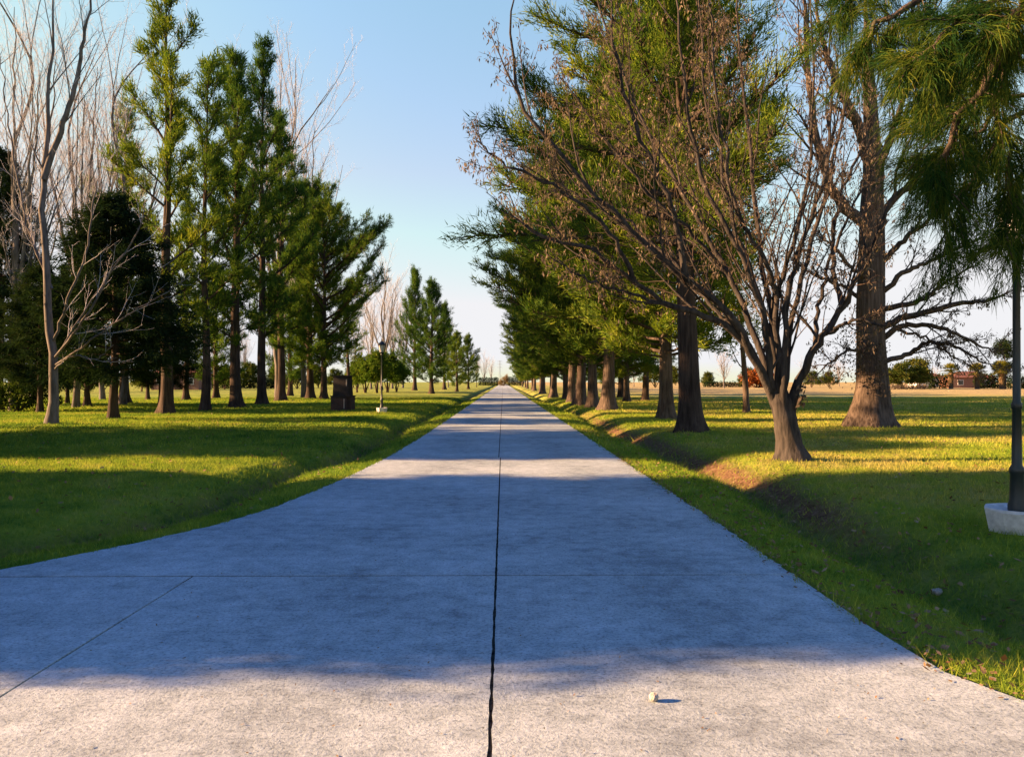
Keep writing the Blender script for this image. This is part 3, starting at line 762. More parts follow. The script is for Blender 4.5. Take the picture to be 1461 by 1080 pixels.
# ------------------------------------------------------------------ bare trees on the left
def st(x0, y0, Z0, pts):          # absolute control points relative to the foot
    b0 = np.array([(x0 - VX) / FP * Z0, Z0, 0])
    return [np.array([0, 0, -.2])] + [at(px, py, Z) - b0 for px, py, Z in pts]
pbx, pby, pbz = 78, 610, EYE * FP / 65
pale = bare_tree('bare_tree', 51, [
    (st(pbx, pby, pbz, [(79, 590, 27), (80, 540, 27), (76, 470, 27), (68, 380, 27), (65, 300, 27), (68, 230, 27.2), (73, 150, 27.3), (78, 60, 27.4), (80, -60, 27.5)]), .165),
    (st(pbx, pby, pbz, [(66, 265, 27), (85, 205, 27), (105, 150, 26.8), (118, 90, 26.7), (128, 30, 26.6), (137, -60, 26.6)])[1:], .10),
    (st(pbx, pby, pbz, [(78, 500, 27), (100, 440, 26.5), (125, 370, 26.2), (135, 300, 26), (150, 230, 26)])[1:], .04),
    (st(pbx, pby, pbz, [(80, 520, 27), (120, 470, 25.8), (160, 400, 25.3), (195, 345, 25), (215, 290, 24.8)])[1:], .034),
    (st(pbx, pby, pbz, [(80, 530, 27), (125, 500, 25.8), (165, 470, 25.2), (215, 440, 24.8), (270, 405, 24.5)])[1:], .028),
    (st(pbx, pby, pbz, [(80, 535, 27), (110, 515, 25.8), (140, 520, 25.4), (165, 500, 25.2)])[1:], .018),
    (st(pbx, pby, pbz, [(78, 420, 27), (50, 350, 27.5), (30, 270, 27.7), (15, 180, 27.8), (5, 90, 28)])[1:], .04),
], spec=[dict(n=7, t0=.25, ang=(14, 34), len=(.22, .42), fall=.45, seg=6, wander=.07, trop=.4, rf=.30, rmin=.010, sides=5, max=3.6),
         dict(n=7, t0=.15, ang=(20, 45), len=(.3, .55), fall=.35, seg=4, wander=.09, trop=.35, rf=.42, rmin=.006, sides=4, mat=1, max=1.5),
         dict(n=4, t0=.1, ang=(20, 50), len=(.3, .6), fall=.3, seg=3, wander=.1, trop=.3, rf=.5, rmin=.004, sides=3, mat=1)])
x, y = pz(pbx, pby)
place(pale, x, y, 1, 0, 'pale bare tree with forked slender stems and low sweeping limbs, nearest on the left', 'tree', 'bare trees on the left')
def poplar_stems(seed, H):
    r = random.Random(seed); o = [([np.array([0, 0, -.2])] + [np.array([r.uniform(-.3, .3) * z / 4, r.uniform(-.3, .3) * z / 4, z]) for z in np.linspace(H * .15, H, 5)], H * .008)]
    for k in range(5):
        a = r.uniform(0, 6.28); h0 = H * r.uniform(.12, .35); top = H * r.uniform(.7, .95); d = r.uniform(.6, 1.5) * H / 14
        o.append(([np.array([0, 0, h0]), np.array([d * .5 * cos(a), d * .5 * sin(a), h0 + (top - h0) * .3]), np.array([d * .9 * cos(a), d * .9 * sin(a), h0 + (top - h0) * .65]), np.array([d * 1.15 * cos(a), d * 1.15 * sin(a), top])], H * .0045))
    return o
pop_a = bare_tree('bare_poplar', 61, poplar_stems(1, 20)); pop_b = bare_tree('bare_poplar', 62, poplar_stems(4, 20))
GB = 'tall bare poplars behind the left conifers'
for k, (p, px, Z, H, lab) in enumerate((
        (pop_a, 25, 42, 24, 'tall bare poplar at the far left edge with fine pinkish twigs'),
        (pop_b, 112, 46, 22, 'bare poplar rising behind the pale forked tree on the left'),
        (pop_a, 178, 52, 25, 'bare poplar with whitish upper stem left of the tallest conifer'),
        (pop_b, 150, 66, 25, 'bare poplar further back behind the broad dark fir'),
        (pop_b, 398, 78, 34, 'bare poplar whose twigs show right of the steeple-topped conifer'),
        (pop_a, 435, 74, 30, 'bare poplar leaning its fine twigs above the broad conifers'),
        (pop_a, -20, 50, 24, 'bare poplar partly outside the left edge of the photo'),
        (pop_b, 52, 74, 24, 'bare poplar behind the short dark fir on the left'))):
    place(p, (px - VX) / FP * Z, Z, H / 20, k * 1.7, lab, 'tree', GB)
GF = 'hazy bare trees far beyond the left lawn'
for k, (px, Z, H) in enumerate(((545, 150, 26), (560, 175, 23), (530, 165, 22), (575, 200, 22), (510, 190, 20), (640, 230, 17), (690, 330, 14), (680, 300, 12), (350, 190, 16), (390, 200, 15), (310, 200, 15), (250, 190, 15), (440, 210, 15), (700, 420, 15))):
    place((pop_a, pop_b)[k % 2], (px - VX) / FP * Z, Z, H / 20 * 1.25, k * 1.1, 'hazy pinkish bare tree far beyond the left lawn', 'tree', GF, zs=H / 20)

# ------------------------------------------------------------------ the near many-limbed tree with hanging seed bunches, right
def hang_seeds(fb, tips, g, frac, per, ln, wd, drop=.12):
    T = [t for t in tips if g.random() < frac]
    if not T: return
    P = np.repeat(np.array([t[0] for t in T]), per, 0); n = len(P)
    C = P + np.stack([g.normal(0, .035, n), g.normal(0, .035, n), -g.uniform(0, drop, n)], 1)
    leaves(fb, C, ln, wd, g, down=2.2)
bx, by = pz(1131, 668); by = 14.7; bx = (1131 - VX) / FP * 14.7
root = empty('seed_tree'); tb = MB(); cb = MB(); sb = MB(); tips = []
r_ = random.Random(77); g_ = np.random.default_rng(77)
B0 = np.array([bx, by, g1(bx, by)])
def rel(pts): return [at(px, py, Z) - B0 for px, py, Z in pts]
P = spline([np.array([.02, 0, -.25])] + rel([(1131, 655, 14.7), (1126, 620, 14.7), (1118, 585, 14.7), (1113, 560, 14.7), (1112, 535, 14.7)]), 22)
zz_ = P[:, 2]
rad = .215 + .17 * np.exp(-np.maximum(zz_, 0) / .17)
rad *= np.interp(zz_, [.75, 1.1, 1.45, 1.75], [1, .9, .55, .1])
tb.tube(P, rad, 16, lump=lambda i, a: 1 + .06 * np.sin(3 * a + i * .4) + .035 * np.sin(7 * a - i * .9) + .03 * np.sin(i * 2.1 + a))
LIMBS = [([(1127, 640, 14.7), (1116, 590, 14.7), (1088, 440, 14.9), (1050, 330, 15.1), (1030, 230, 15.3), (1005, 110, 15.4), (995, -40, 15.5)], .102),
         ([(1127, 640, 14.7), (1119, 590, 14.6), (1125, 450, 14.3), (1140, 360, 14.1), (1180, 250, 13.9), (1190, 120, 13.8), (1185, -30, 13.7)], .102),
         ([(1164, 503, 14.5), (1172, 430, 14.8), (1195, 350, 15.0), (1225, 280, 15.2), (1275, 190, 15.4)], .06),
         ([(1058, 480, 14.4), (1012, 432, 15.0), (960, 372, 15.3), (890, 312, 15.6), (820, 275, 15.8), (770, 255, 15.9)], .06),
         ([(1040, 390, 15.2), (985, 330, 14.9), (915, 265, 14.7), (850, 180, 14.6), (800, 110, 14.6)], .055),
         ([(1127, 640, 14.7), (1112, 582, 14.7), (1085, 522, 14.5), (1040, 468, 14.2), (1000, 448, 14.0), (955, 434, 13.8), (907, 404, 13.6), (841, 357, 13.3), (775, 340, 13.1), (715, 300, 12.9)], .125),
         ([(1127, 640, 14.7), (1118, 590, 14.7), (1100, 560, 14.7), (1075, 500, 14.3), (1030, 440, 14.0), (980, 400, 13.7), (923, 350, 13.4), (860, 290, 13.2), (800, 220, 13.0), (745, 150, 12.9), (728, 60, 12.9), (738, -20, 12.9)], .13),
         ([(1127, 640, 14.7), (1118, 590, 14.7), (1104, 556, 14.8), (1075, 470, 15.0), (1040, 390, 15.2), (1000, 320, 15.4), (950, 230, 15.6), (900, 130, 15.8), (860, 20, 16.0), (840, -80, 16.0)], .115),
         ([(1127, 640, 14.7), (1118, 590, 14.7), (1108, 552, 14.6), (1092, 450, 14.3), (1060, 370, 14.0), (1010, 270, 13.8), (985, 170, 13.6), (970, 60, 13.4), (960, -60, 13.4)], .11),
         ([(1127, 640, 14.7), (1118, 590, 14.7), (1112, 550, 14.9), (1100, 440, 15.2), (1085, 350, 15.4), (1075, 250, 15.6), (1065, 140, 15.8), (1055, 20, 16.0), (1050, -80, 16)], .11),
         ([(1127, 640, 14.7), (1118, 590, 14.7), (1114, 550, 14.6), (1109, 470, 14.5), (1112, 415, 14.4), (1135, 340, 14.2), (1155, 240, 14.0), (1165, 110, 13.9), (1160, -40, 13.8)], .11),
         ([(1112, 425, 14.4), (1090, 365, 14.1), (1050, 300, 13.8), (1035, 200, 13.6), (1020, 90, 13.5), (1015, -50, 13.4)], .07),
         ([(1127, 640, 14.7), (1118, 590, 14.7), (1120, 550, 14.8), (1132, 460, 15.0), (1155, 370, 15.3), (1180, 280, 15.6), (1200, 180, 15.8), (1215, 70, 16.0), (1230, -60, 16)], .105),
         ([(1129, 645, 14.7), (1130, 580, 14.7), (1148, 529, 14.6), (1164, 503, 14.5), (1181, 476, 14.4), (1205, 440, 14.3), (1235, 385, 14.2), (1262, 320, 14.0), (1290, 240, 13.9), (1320, 150, 13.8)], .135),
         ([(1181, 476, 14.4), (1200, 466, 14.1), (1225, 455, 13.9), (1260, 462, 13.7), (1290, 450, 13.6)], .05),
         ([(1205, 440, 14.3), (1190, 370, 14.8), (1200, 290, 15.1), (1235, 200, 15.4), (1260, 100, 15.6)], .07),
         ([(955, 434, 13.8), (900, 420, 13.5), (840, 400, 13.2), (790, 370, 13.0)], .04),
         ([(907, 404, 13.6), (870, 330, 13.2), (800, 270, 12.9), (720, 235, 12.7), (680, 200, 12.6)], .055),
         ([(980, 400, 13.7), (960, 300, 13.3), (915, 200, 13.0), (880, 90, 12.9), (870, -30, 12.8)], .07)]
ASH = [dict(n=9, t0=.26, ang=(14, 40), len=(.26, .5), fall=.72, seg=6, wander=.10, trop=.35, rf=.30, rmin=.009, sides=5, max=2.6, lift=.18, tip=(1.0,)),
       dict(n=6, t0=.12, ang=(24, 55), len=(.3, .6), fall=.35, seg=4, wander=.13, trop=.2, rf=.42, rmin=.0045, sides=4, mat=1, max=1.1, tip=(.5, 1.0)),
       dict(n=3, t0=.15, ang=(25, 60), len=(.3, .6), fall=.3, seg=3, wander=.15, trop=.05, rf=.55, rmin=.0035, sides=3, mat=1, max=.5, tip=(.6, 1.0))]
for pts, ra in LIMBS:
    P = spline(rel(pts), 26)
    P[2:-1] += np.array([[r_.gauss(0, .025) for _ in range(3)] for _ in range(len(P) - 3)])
    rad = ra * (.62 * (1 - np.linspace(0, 1, len(P))) ** .8 + (.85 if ra > .1 else .1) * np.exp(-np.linspace(0, 1, len(P)) * 13)) + .009
    tb.tube(P, rad, 8, lump=lambda i, a: 1 + .05 * np.sin(2 * a + i))
    branch_out(cb, P, ra, 0, ASH, r_, tips)
hang_seeds(sb, tips, g_, .36, 6, (.05, .115), (.016, .032))
for c_, rr_, n_ in (((1146, 567), .09, 26), ((1150, 548), .06, 12)):       # a tuft of dry leaves beside the fork
    leaves(sb, np.array(at(c_[0], c_[1], 14.5) - B0) + g_.normal(0, rr_ * .6, (n_, 3)), (.08, .16), (.04, .07), g_, 1.0)
tb.build('trunk', M['bark_ash'], root); cb.build('crown', [M['bark_ash'], M['twig_brown']], root); sb.build('seed_bunches', M['dead_leaf'], root)
root.location = B0
tag(root, 'near leafless tree on the right bank, short trunk, many limbs hung with brown seeds', 'tree')

# ------------------------------------------------------------------ the thick-trunked bare tree further right
bx, by = (1243 - VX) / FP * 26.2, 26.2
root = empty('bare_tree'); tb = MB(); cb = MB(); sb = MB(); tips = []; r_ = random.Random(91); g_ = np.random.default_rng(91)
B0 = np.array([bx, by, g1(bx, by)])
P = spline([np.array([0, 0, -.3])] + rel([(1243, 606, 26.2), (1244, 592, 26.2), (1246, 570, 26.2), (1247, 540, 26.2), (1246, 450, 26.2), (1246, 380, 26.2), (1247, 300, 26.2), (1249, 240, 26.2), (1246, 150, 26.3), (1241, 60, 26.4), (1236, -60, 26.4)]), 46)
zz_ = P[:, 2]
rad = np.interp(zz_, [-.3, 0, .3, .8, 1.5, 2.5, 4.5, 7, 9, 11, 14.5], [.98, .88, .72, .58, .50, .46, .44, .40, .30, .22, .05])
tb.tube(P, rad, 24, lump=lambda i, a: 1 + .13 * np.sin(5 * a + 1) * np.exp(-np.maximum(zz_[i], 0) / .9) + .05 * np.sin(3 * a + zz_[i] * .9) + .03 * np.sin(9 * a + zz_[i] * 1.7))
LL = [([(1242, 322, 26.2), (1205, 290, 26.0), (1180, 245, 25.8), (1166, 180, 25.6), (1156, 110, 25.5), (1150, 0, 25.4), (1148, -70, 25.4)], .2),
      ([(1249, 245, 26.2), (1226, 175, 26.0), (1202, 128, 25.8), (1178, 60, 25.6), (1163, -30, 25.5)], .2),
      ([(1252, 335, 26.2), (1272, 292, 26.0), (1303, 260, 25.7), (1345, 222, 25.4), (1390, 170, 25.2), (1430, 100, 25)], .14),
      ([(1252, 290, 26.2), (1266, 220, 26.5), (1290, 150, 26.8), (1310, 70, 27), (1320, -30, 27)], .14),
      ([(1252, 380, 26.2), (1296, 340, 25.5), (1332, 311, 25.0), (1380, 280, 24.6)], .10),
      ([(1252, 425, 26.2), (1296, 386, 25.6), (1330, 374, 25.2), (1385, 345, 24.8), (1420, 335, 24.6)], .09),
      ([(1252, 440, 26.2), (1292, 436, 25.6), (1330, 420, 25.2), (1355, 400, 25.0), (1400, 375, 24.7)], .10),
      ([(1252, 470, 26.2), (1303, 451, 25.5), (1370, 433, 24.9), (1406, 429, 24.6), (1440, 420, 24.3)], .12),
      ([(1252, 490, 26.2), (1285, 468, 25.8), (1302, 463, 25.6), (1345, 466, 25.2), (1372, 479, 25), (1402, 492, 24.8), (1426, 501, 24.6)], .10),
      ([(1252, 520, 26.2), (1300, 505, 25.8), (1322, 491, 25.5), (1362, 490, 25.2), (1392, 508, 25), (1422, 524, 24.8)], .085),
      ([(1285, 470, 25.8), (1320, 480, 25.4), (1350, 500, 25.2), (1390, 522, 25)], .04),
      ([(1242, 400, 26.2), (1215, 380, 25.7), (1190, 350, 25.4), (1160, 340, 25.2)], .07),
      ([(1242, 440, 26.2), (1210, 410, 26.6), (1170, 395, 26.8), (1130, 370, 27)], .07),
      ([(1242, 500, 26.2), (1215, 500, 25.6), (1190, 515, 25.3), (1165, 535, 25.1)], .05)]
BIG = [dict(n=12, t0=.2, ang=(18, 45), len=(.2, .42), fall=.35, seg=6, wander=.09, trop=.25, rf=.36, rmin=.014, sides=5, max=3.2, lift=.12, tip=(1.0,)),
       dict(n=7, t0=.12, ang=(22, 50), len=(.3, .55), fall=.35, seg=4, wander=.12, trop=.15, rf=.45, rmin=.008, sides=4, mat=1, max=1.3, tip=(.5, 1.0)),
       dict(n=3, t0=.15, ang=(25, 55), len=(.3, .6), fall=.3, seg=3, wander=.14, trop=0, rf=.55, rmin=.005, sides=3, mat=1, max=.6, tip=(1.0,))]
for pts, ra in LL:
    P = spline(rel(pts), 22)
    P[2:-1] += np.array([[r_.gauss(0, .03) for _ in range(3)] for _ in range(len(P) - 3)])
    tb.tube(P, ra * (1 - np.linspace(0, 1, len(P))) ** .8 + .012, 7)
    branch_out(cb, P, ra, 0, BIG, r_, tips)
hang_seeds(sb, tips, g_, .22, 5, (.07, .15), (.025, .05))
C = []
for k in range(30):        # ragged dry leaves clinging round the lower trunk
    p = at(r_.uniform(1195, 1262), r_.uniform(465, 552), 25.6 + r_.uniform(-.4, .2)) - B0
    C.append(p + g_.normal(0, .18, (26, 3)))
leaves(sb, np.concatenate(C), (.07, .15), (.03, .06), g_, .8)
tb.build('trunk', M['bark_brown'], root); cb.build('crown', [M['bark_ash'], M['twig_brown']], root); sb.build('dry_leaves', M['dead_leaf'], root)
root.location = B0
tag(root, 'massive thick-trunked bare tree with flared sunlit foot and long level boughs on the right lawn', 'tree')

# ------------------------------------------------------------------ the conifer whose needle sprays hang in at the upper right
root = empty('conifer_tree'); tb = MB(); fb = MB(); r_ = random.Random(5); g_ = np.random.default_rng(5)
B0 = np.array([7.2, 7.4, g1(7.2, 7.4)])
P = spline([np.array([0, 0, -.3]), np.array([.02, 0, .5]), np.array([.05, 0, 2]), np.array([-.05, .05, 5]), np.array([0, 0, 9]), np.array([0.1, 0, 13])], 26)
tb.tube(P, .27 * (1 - np.linspace(0, 1, 27)) ** .8 + .03 + .14 * np.exp(-np.maximum(P[:, 2], 0) / .3), 14)
def T0(h): return np.array([7.2, 7.4, B0[2] + h])
OV = [([T0(4.5), at(1500, 0, 6.7), at(1432, 85, 6.4), at(1384, 150, 6.25), at(1352, 215, 6.15), at(1338, 260, 6.1)], .045, .9),
      ([T0(5.0), at(1490, -70, 7.0), at(1385, -25, 6.8), at(1300, 5, 6.7), at(1255, 35, 6.7), at(1235, 70, 6.8)], .04, .9),
      ([T0(3.8), at(1500, 50, 6.4), at(1428, 138, 6.2), at(1446, 200, 6.2), at(1448, 280, 6.2), at(1440, 350, 6.2)], .022, .55),
      ([T0(4.9), at(1480, -40, 6.0), at(1410, 10, 5.8), at(1345, 50, 5.7), at(1310, 95, 5.7)], .03, .9),
      ([T0(3.9), at(1490, 150, 6.8), at(1420, 215, 6.8), at(1370, 285, 6.9), at(1345, 345, 6.9)], .025, .7),
      ([T0(5.6), at(1470, -110, 7.6), at(1320, -70, 7.7), at(1235, -20, 7.9), at(1195, 20, 8.0)], .03, .9),
      ([T0(4.7), at(1520, -20, 6.0), at(1465, 0, 5.6), at(1440, 40, 5.5)], .02, .8),
      ([T0(4.2), at(1480, 60, 7.2), at(1400, 110, 7.1), at(1345, 120, 7.0), at(1310, 150, 7.0)], .025, .85),
      ([T0(4.0), at(1480, 130, 7.4), at(1400, 190, 7.4), at(1360, 215, 7.3), at(1330, 235, 7.3)], .02, .7),
      ([T0(4.3), at(1490, 20, 7.8), at(1420, 60, 7.8), at(1350, 70, 7.8)], .025, .9),
      ([T0(3.6), at(1500, 230, 7.0), at(1460, 290, 7.0), at(1450, 350, 7.0)], .02, .5)]
spr = []
for pts, ra, dens in OV:
    P = spline([p - B0 for p in pts], 24)
    P[2:-1] += np.array([[r_.gauss(0, .015) for _ in range(3)] for _ in range(len(P) - 3)])
    tb.tube(P, ra * (1 - np.linspace(0, 1, len(P))) ** .7 + .006, 7)
    n = int(38 * dens)
    for k in range(n):
        t = .34 + .66 * (k + r_.random()) / n
        p, d = along(P, t)
        nd = nrm(perp_dir(d, R(r_.uniform(25, 75)), r_.random() * 6.28) + np.array([0, 0, -.25]))
        Q = curve(p, nd, r_.uniform(.2, .6), 5, .12, -.55, r_)
        tb.tube(Q, np.linspace(.007, .003, 6), 4)
        for s_ in (.25, .5, .75, 1.0): spr.append(along(Q, s_))
# long fine needles: two-segment strips that bend under their weight
per = 30
P = np.repeat(np.array([s[0] for s in spr]), per, 0); D = np.repeat(np.array([s[1] for s in spr]), per, 0); n = len(P)
d = D * 1.0 + g_.normal(0, .42, (n, 3)); d /= np.linalg.norm(d, axis=1, keepdims=True)
P = P + g_.normal(0, .025, (n, 3))
ln = g_.uniform(.12, .27, (n, 1)); sd_ = np.cross(d, g_.normal(0, 1, (n, 3))); sd_ /= np.linalg.norm(sd_, axis=1, keepdims=True)
wd = g_.uniform(.0035, .006, (n, 1))
d2 = d + np.array([0, 0, -.55]); d2 /= np.linalg.norm(d2, axis=1, keepdims=True)
A1 = P + d * ln * .5; A2 = A1 + d2 * ln * .5
V = np.stack([P - sd_ * wd * .5, P + sd_ * wd * .5, A1 + sd_ * wd * .5, A1 - sd_ * wd * .5, A2], 1).reshape(-1, 3)
i5 = np.arange(n)[:, None] * 5
fb.add(V, np.concatenate([i5, i5 + 1, i5 + 2, i5 + 3], 1), np.concatenate([i5 + 3, i5 + 2, i5 + 4], 1))
# the upper crown above the frame
tips2 = []
for k in range(60):
    h = r_.uniform(5.6, 12.8); a = r_.random() * 6.28; Ln = 3.0 * (1 - (h - 5) / 9) + .4
    Q = curve((0, 0, h), (cos(a), sin(a), .25), Ln, 5, .08, -.1, r_); tb.tube(Q, np.linspace(.03, .008, 6), 4)
    for s_ in (.4, .55, .7, .85, 1): tips2.append(along(Q, s_))
needles(fb, tips2, 40, .22, (.15, .3), (.006, .012), .8, .6, -.3, g_)
tb.build('trunk', M['bark_brown'], root); fb.build('crown', M['needle_near'], root)
root.location = B0
tag(root, 'near conifer with long drooping golden-green needle sprays hanging into the upper right corner', 'tree')

# ------------------------------------------------------------------ slender tree mid right
root = empty('young_tree'); tb = MB(); cb = MB(); sb = MB(); tips = []; r_ = random.Random(14); g_ = np.random.default_rng(14)
bx, by = pz(1066, 591)
B0 = np.array([bx, by, g1(bx, by)])
Pm = [np.array([0, 0, -.2])] + rel([(1066, 585, by), (1064, 540, by), (1060, 490, by), (1055, 430, by), (1048, 360, by)])
P = spline(Pm, 20); tb.tube(P, .17 * (1 - np.linspace(0, 1, 21)) ** .7 + .02 + .06 * np.exp(-np.maximum(P[:, 2], 0) / .25), 9)
branch_out(cb, P, .12, 0, [dict(n=16, t0=.42, ang=(30, 60), len=(.25, .45), fall=.4, seg=5, wander=.1, trop=.2, rf=.35, rmin=.015, sides=4, tip=(1.0,)),
                          dict(n=7, t0=.2, ang=(25, 55), len=(.3, .6), fall=.3, seg=3, wander=.12, trop=.1, rf=.5, rmin=.008, sides=3, mat=1, tip=(.5, 1.0))], r_, tips)
needles(sb, tips, 14, .16, (.12, .25), (.04, .08), .5, .8, 0, g_)
tb.build('trunk', M['bark_brown'], root); cb.build('branches', [M['bark_brown'], M['twig_brown']], root); sb.build('crown', M['needle_olive'], root)
root.location = B0
tag(root, 'slender young tree with thin straight trunk behind the forked seed tree', 'tree')

# ------------------------------------------------------------------ shrubs, hedges, palms and houses along the horizon
sh_leafy = blob_shrub('leafy_shrub', 3, [(0, 0, .9, 1.0), (1.0, .2, .8, .8), (-1.1, 0, .7, .8), (.3, .4, 1.5, .7)], 5200, (.10, .2), (.05, .09), 'shrub')
x, y = pz(30, 588.5)
place(sh_leafy, x, y, 1.15, 0, 'leafy yellowish shrub in the shade at the left edge', 'shrub')
sh_round = blob_shrub('round_tree', 4, [(0, 0, 3.2, 1.7), (1.2, 0, 2.8, 1.3), (-1.2, .3, 2.8, 1.3), (0, 0, 4.3, 1.2)], 7000, (.2, .4), (.09, .18), 'bright')
GRS = 'bright green round trees beyond the barbecue'
for k, (px, Z, H) in enumerate(((522, 112, 5.8), (538, 108, 6.2), (553, 116, 6.4), (566, 120, 5.2), (510, 118, 5.0))):
    place(sh_round, (px - VX) / FP * Z, Z, H / 5.5, k * 1.4, 'bright green round tree beyond the barbecue and left lamp post', 'tree', GRS)
sh_big = blob_shrub('round_tree', 8, [(0, 0, 3.0, 2.0), (2.2, 0, 2.6, 1.7), (-2.3, .5, 2.6, 1.7), (.6, .5, 4.4, 1.6), (-1.2, 0, 4.0, 1.3)], 6000, (.25, .5), (.12, .24), 'shrub')
GH = 'dark bushy trees along the far right horizon'
for k, (px, Z, H) in enumerate(((1290, 165, 6.2), (1316, 168, 7.2), (1268, 172, 5.2), (1240, 190, 6), (1160, 220, 5), (1185, 230, 5), (960, 210, 6.5), (935, 220, 7), (1010, 240, 5))):
    place(sh_big, (px - VX) / FP * Z, Z, H / 6, k * 1.3, 'dark bushy tree on the far right horizon', 'tree', GH)
for k, (px, Z, H) in enumerate(((285, 170, 6), (300, 185, 5), (322, 165, 5.5), (358, 180, 6.5), (392, 190, 5.5), (425, 175, 5), (455, 200, 6), (480, 185, 5), (150, 120, 4.5), (205, 130, 5), (100, 110, 4.5), (505, 210, 6))):
    place(sh_big, (px - VX) / FP * Z, Z, H / 6, k * 1.3, 'dark bushy tree seen between the trunks beyond the left lawn', 'tree', 'dark bushy trees beyond the left lawn')
x, Z = (1070 - VX) / FP * 215, 215
o = place(sh_big, x, Z, 1.0, 2.0, 'olive green rounded tree on the horizon behind the slender young tree', 'tree', GH)
sh_red = blob_shrub('round_shrub', 12, [(0, 0, 1.6, 1.6), (1.8, 0, 1.3, 1.3), (-1.6, .3, 1.3, 1.2)], 3000, (.25, .45), (.12, .22), 'red_leaf')
place(sh_red, (1085 - VX) / FP * 205, 205, 1.9, 0, 'rust red rounded shrub on the far horizon left of the forked tree', 'shrub')
GV = 'bare round trees on the far right horizon'
for k, (px, Z, H) in enumerate(((1034, 200, 10), (1150, 260, 9), (1200, 270, 9), (905, 260, 9), (1390, 260, 8), (1340, 270, 7))):
    place(pop_b, (px - VX) / FP * Z, Z, H / 20 * 2.0, k * 2.1, 'bare pinkish tree with spreading twigs on the far right horizon', 'tree', GV, zs=H / 20)
# hedges: clipped blocks of leaves
def hedge(w_, d_, h_, seed, n, leaf='fir'):
    g = np.random.default_rng(seed); root = empty('hedge'); fb = MB(); tb = MB()
    C = np.stack([g.uniform(-w_ / 2, w_ / 2, n), g.uniform(-d_ / 2, d_ / 2, n), g.uniform(.05, h_, n) + .12 * np.sin(np.linspace(0, 60, n))], 1)
    leaves(fb, C, (.3, .6), (.15, .3), g)
    for k in range(int(w_ / 1.2)):
        xx = -w_ / 2 + (k + .5) * 1.2; tb.tube(np.array([(xx, 0, -.1), (xx + .1, 0, h_ * .4), (xx, .1, h_ * .85)]), [.07, .05, .02], 5)
        for s_ in (-1, 1): tb.tube(np.array([(xx, 0, h_ * .3), (xx + s_ * .4, s_ * .1, h_ * .6), (xx + s_ * .5, s_ * .2, h_ * .9)]), [.04, .03, .015], 4)
    tb.build('stem', M['bark_dark'], root); fb.build('foliage', M[leaf], root); return root
for k, (px, Z, w_, h_, lab) in enumerate(((1343, 178, 5.5, 3.2, 'dark clipped hedge between the bushy tree and the first palm'), (1418, 180, 7.5, 3.4, 'dark clipped hedge between the second and third palms'),
                                       (1038, 230, 14, 1.6, 'low dark hedge under the bare pink tree on the horizon'), (697, 330, 8.5, 3.4, 'dark hedge at the far end of the road, left of its end'),
                                       (736, 330, 7.0, 3.6, 'dark hedge at the far end of the road, right of its end'), (1300, 160, 8, .9, 'low brown hedge strip in front of the dark bushy trees'),
                                       (330, 180, 26, 2.0, 'long low dark hedge far behind the left trunks'), (1455, 178, 5, 2.6, 'dark hedge right of the third palm'))):
    h = hedge(w_, 2.0, h_, 40 + k, int(w_ * h_ * 75), 'dead_leaf' if k == 5 else 'fir')
    place(h, (px - VX) / FP * Z, Z, 1, 0, lab, 'hedge')
sh_blond = blob_shrub('round_shrub', 15, [(0, 0, 1.6, 1.5), (.6, 0, 2.6, 1.1), (-.8, 0, 1.2, 1.0)], 2500, (.3, .7), (.05, .12), 'thatch')
place(sh_blond, (719 - VX) / FP * 320, 320, 1.3, 0, 'straw-coloured feathery shrub at the end of the road', 'shrub')
# fan palms
def palm(seed, H):
    r = random.Random(seed); g = np.random.default_rng(seed); root = empty('fan_palm'); tb = MB(); fb = MB(); kb = MB()
    P = np.array([(0, 0, -.2), (.05, 0, H * .3), (.0, .05, H * .62)]); tb.tube(P, [.42, .34, .3], 10)
    for k in range(70):
        a = r.random() * 6.28; el = R(r.uniform(-25, 85)); d = np.array([cos(a) * cos(el), sin(a) * cos(el), sin(el)])
        p = np.array([0, 0, H * .62]); q = p + d * H * r.uniform(.16, .26); fb.tube(np.array([p, (p + q) / 2, q]), [.03, .025, .02], 3)
        u = nrm(np.cross(d, UP + .01)); v = np.cross(u, d)
        for j in range(13):
            b_ = R(-80 + 160 * j / 12); e = nrm(d * cos(b_) + u * sin(b_) + v * r.uniform(-.15, .15)); l_ = H * r.uniform(.14, .21)
            s_ = np.cross(e, v) * .05
            fb.add([q - s_ * .4, q + e * l_ * .5 + s_, q + e * l_ + np.array([0, 0, -.12 * l_]), q + e * l_ * .5 - s_], [(0, 1, 2, 3)])
    for k in range(420):
        a = r.random() * 6.28; h = H * r.uniform(.16, .62); rr = .34 + r.uniform(0, .35) * h / H * 2
        p = np.array([rr * .7 * cos(a), rr * .7 * sin(a), h]); e = np.array([cos(a) * .35, sin(a) * .35, -1]) * r.uniform(.35, .7); s_ = np.array([-sin(a), cos(a), 0]) * .06
        kb.add([p - s_, p + s_, p + e], None, [(0, 1, 2)])
    tb.build('trunk', M['bark_brown'], root); kb.build('dead_frond_skirt', M['thatch'], root); fb.build('crown', M['palm'], root); return root
for k, (px, Z, H, lab) in enumerate(((1361, 172, 5.2, 'leftmost of three squat fan palms on the far right, beside the dark hedge'),
                                     (1399, 170, 5.2, 'middle of three squat fan palms in front of the red brick house'),
                                     (1434, 168, 5.6, 'rightmost of three squat fan palms, next to the green lamp post'))):
    place(palm(70 + k, H), (px - VX) / FP * Z, Z, 1.15, k, lab, 'palm', 'squat fan palms on the far right')
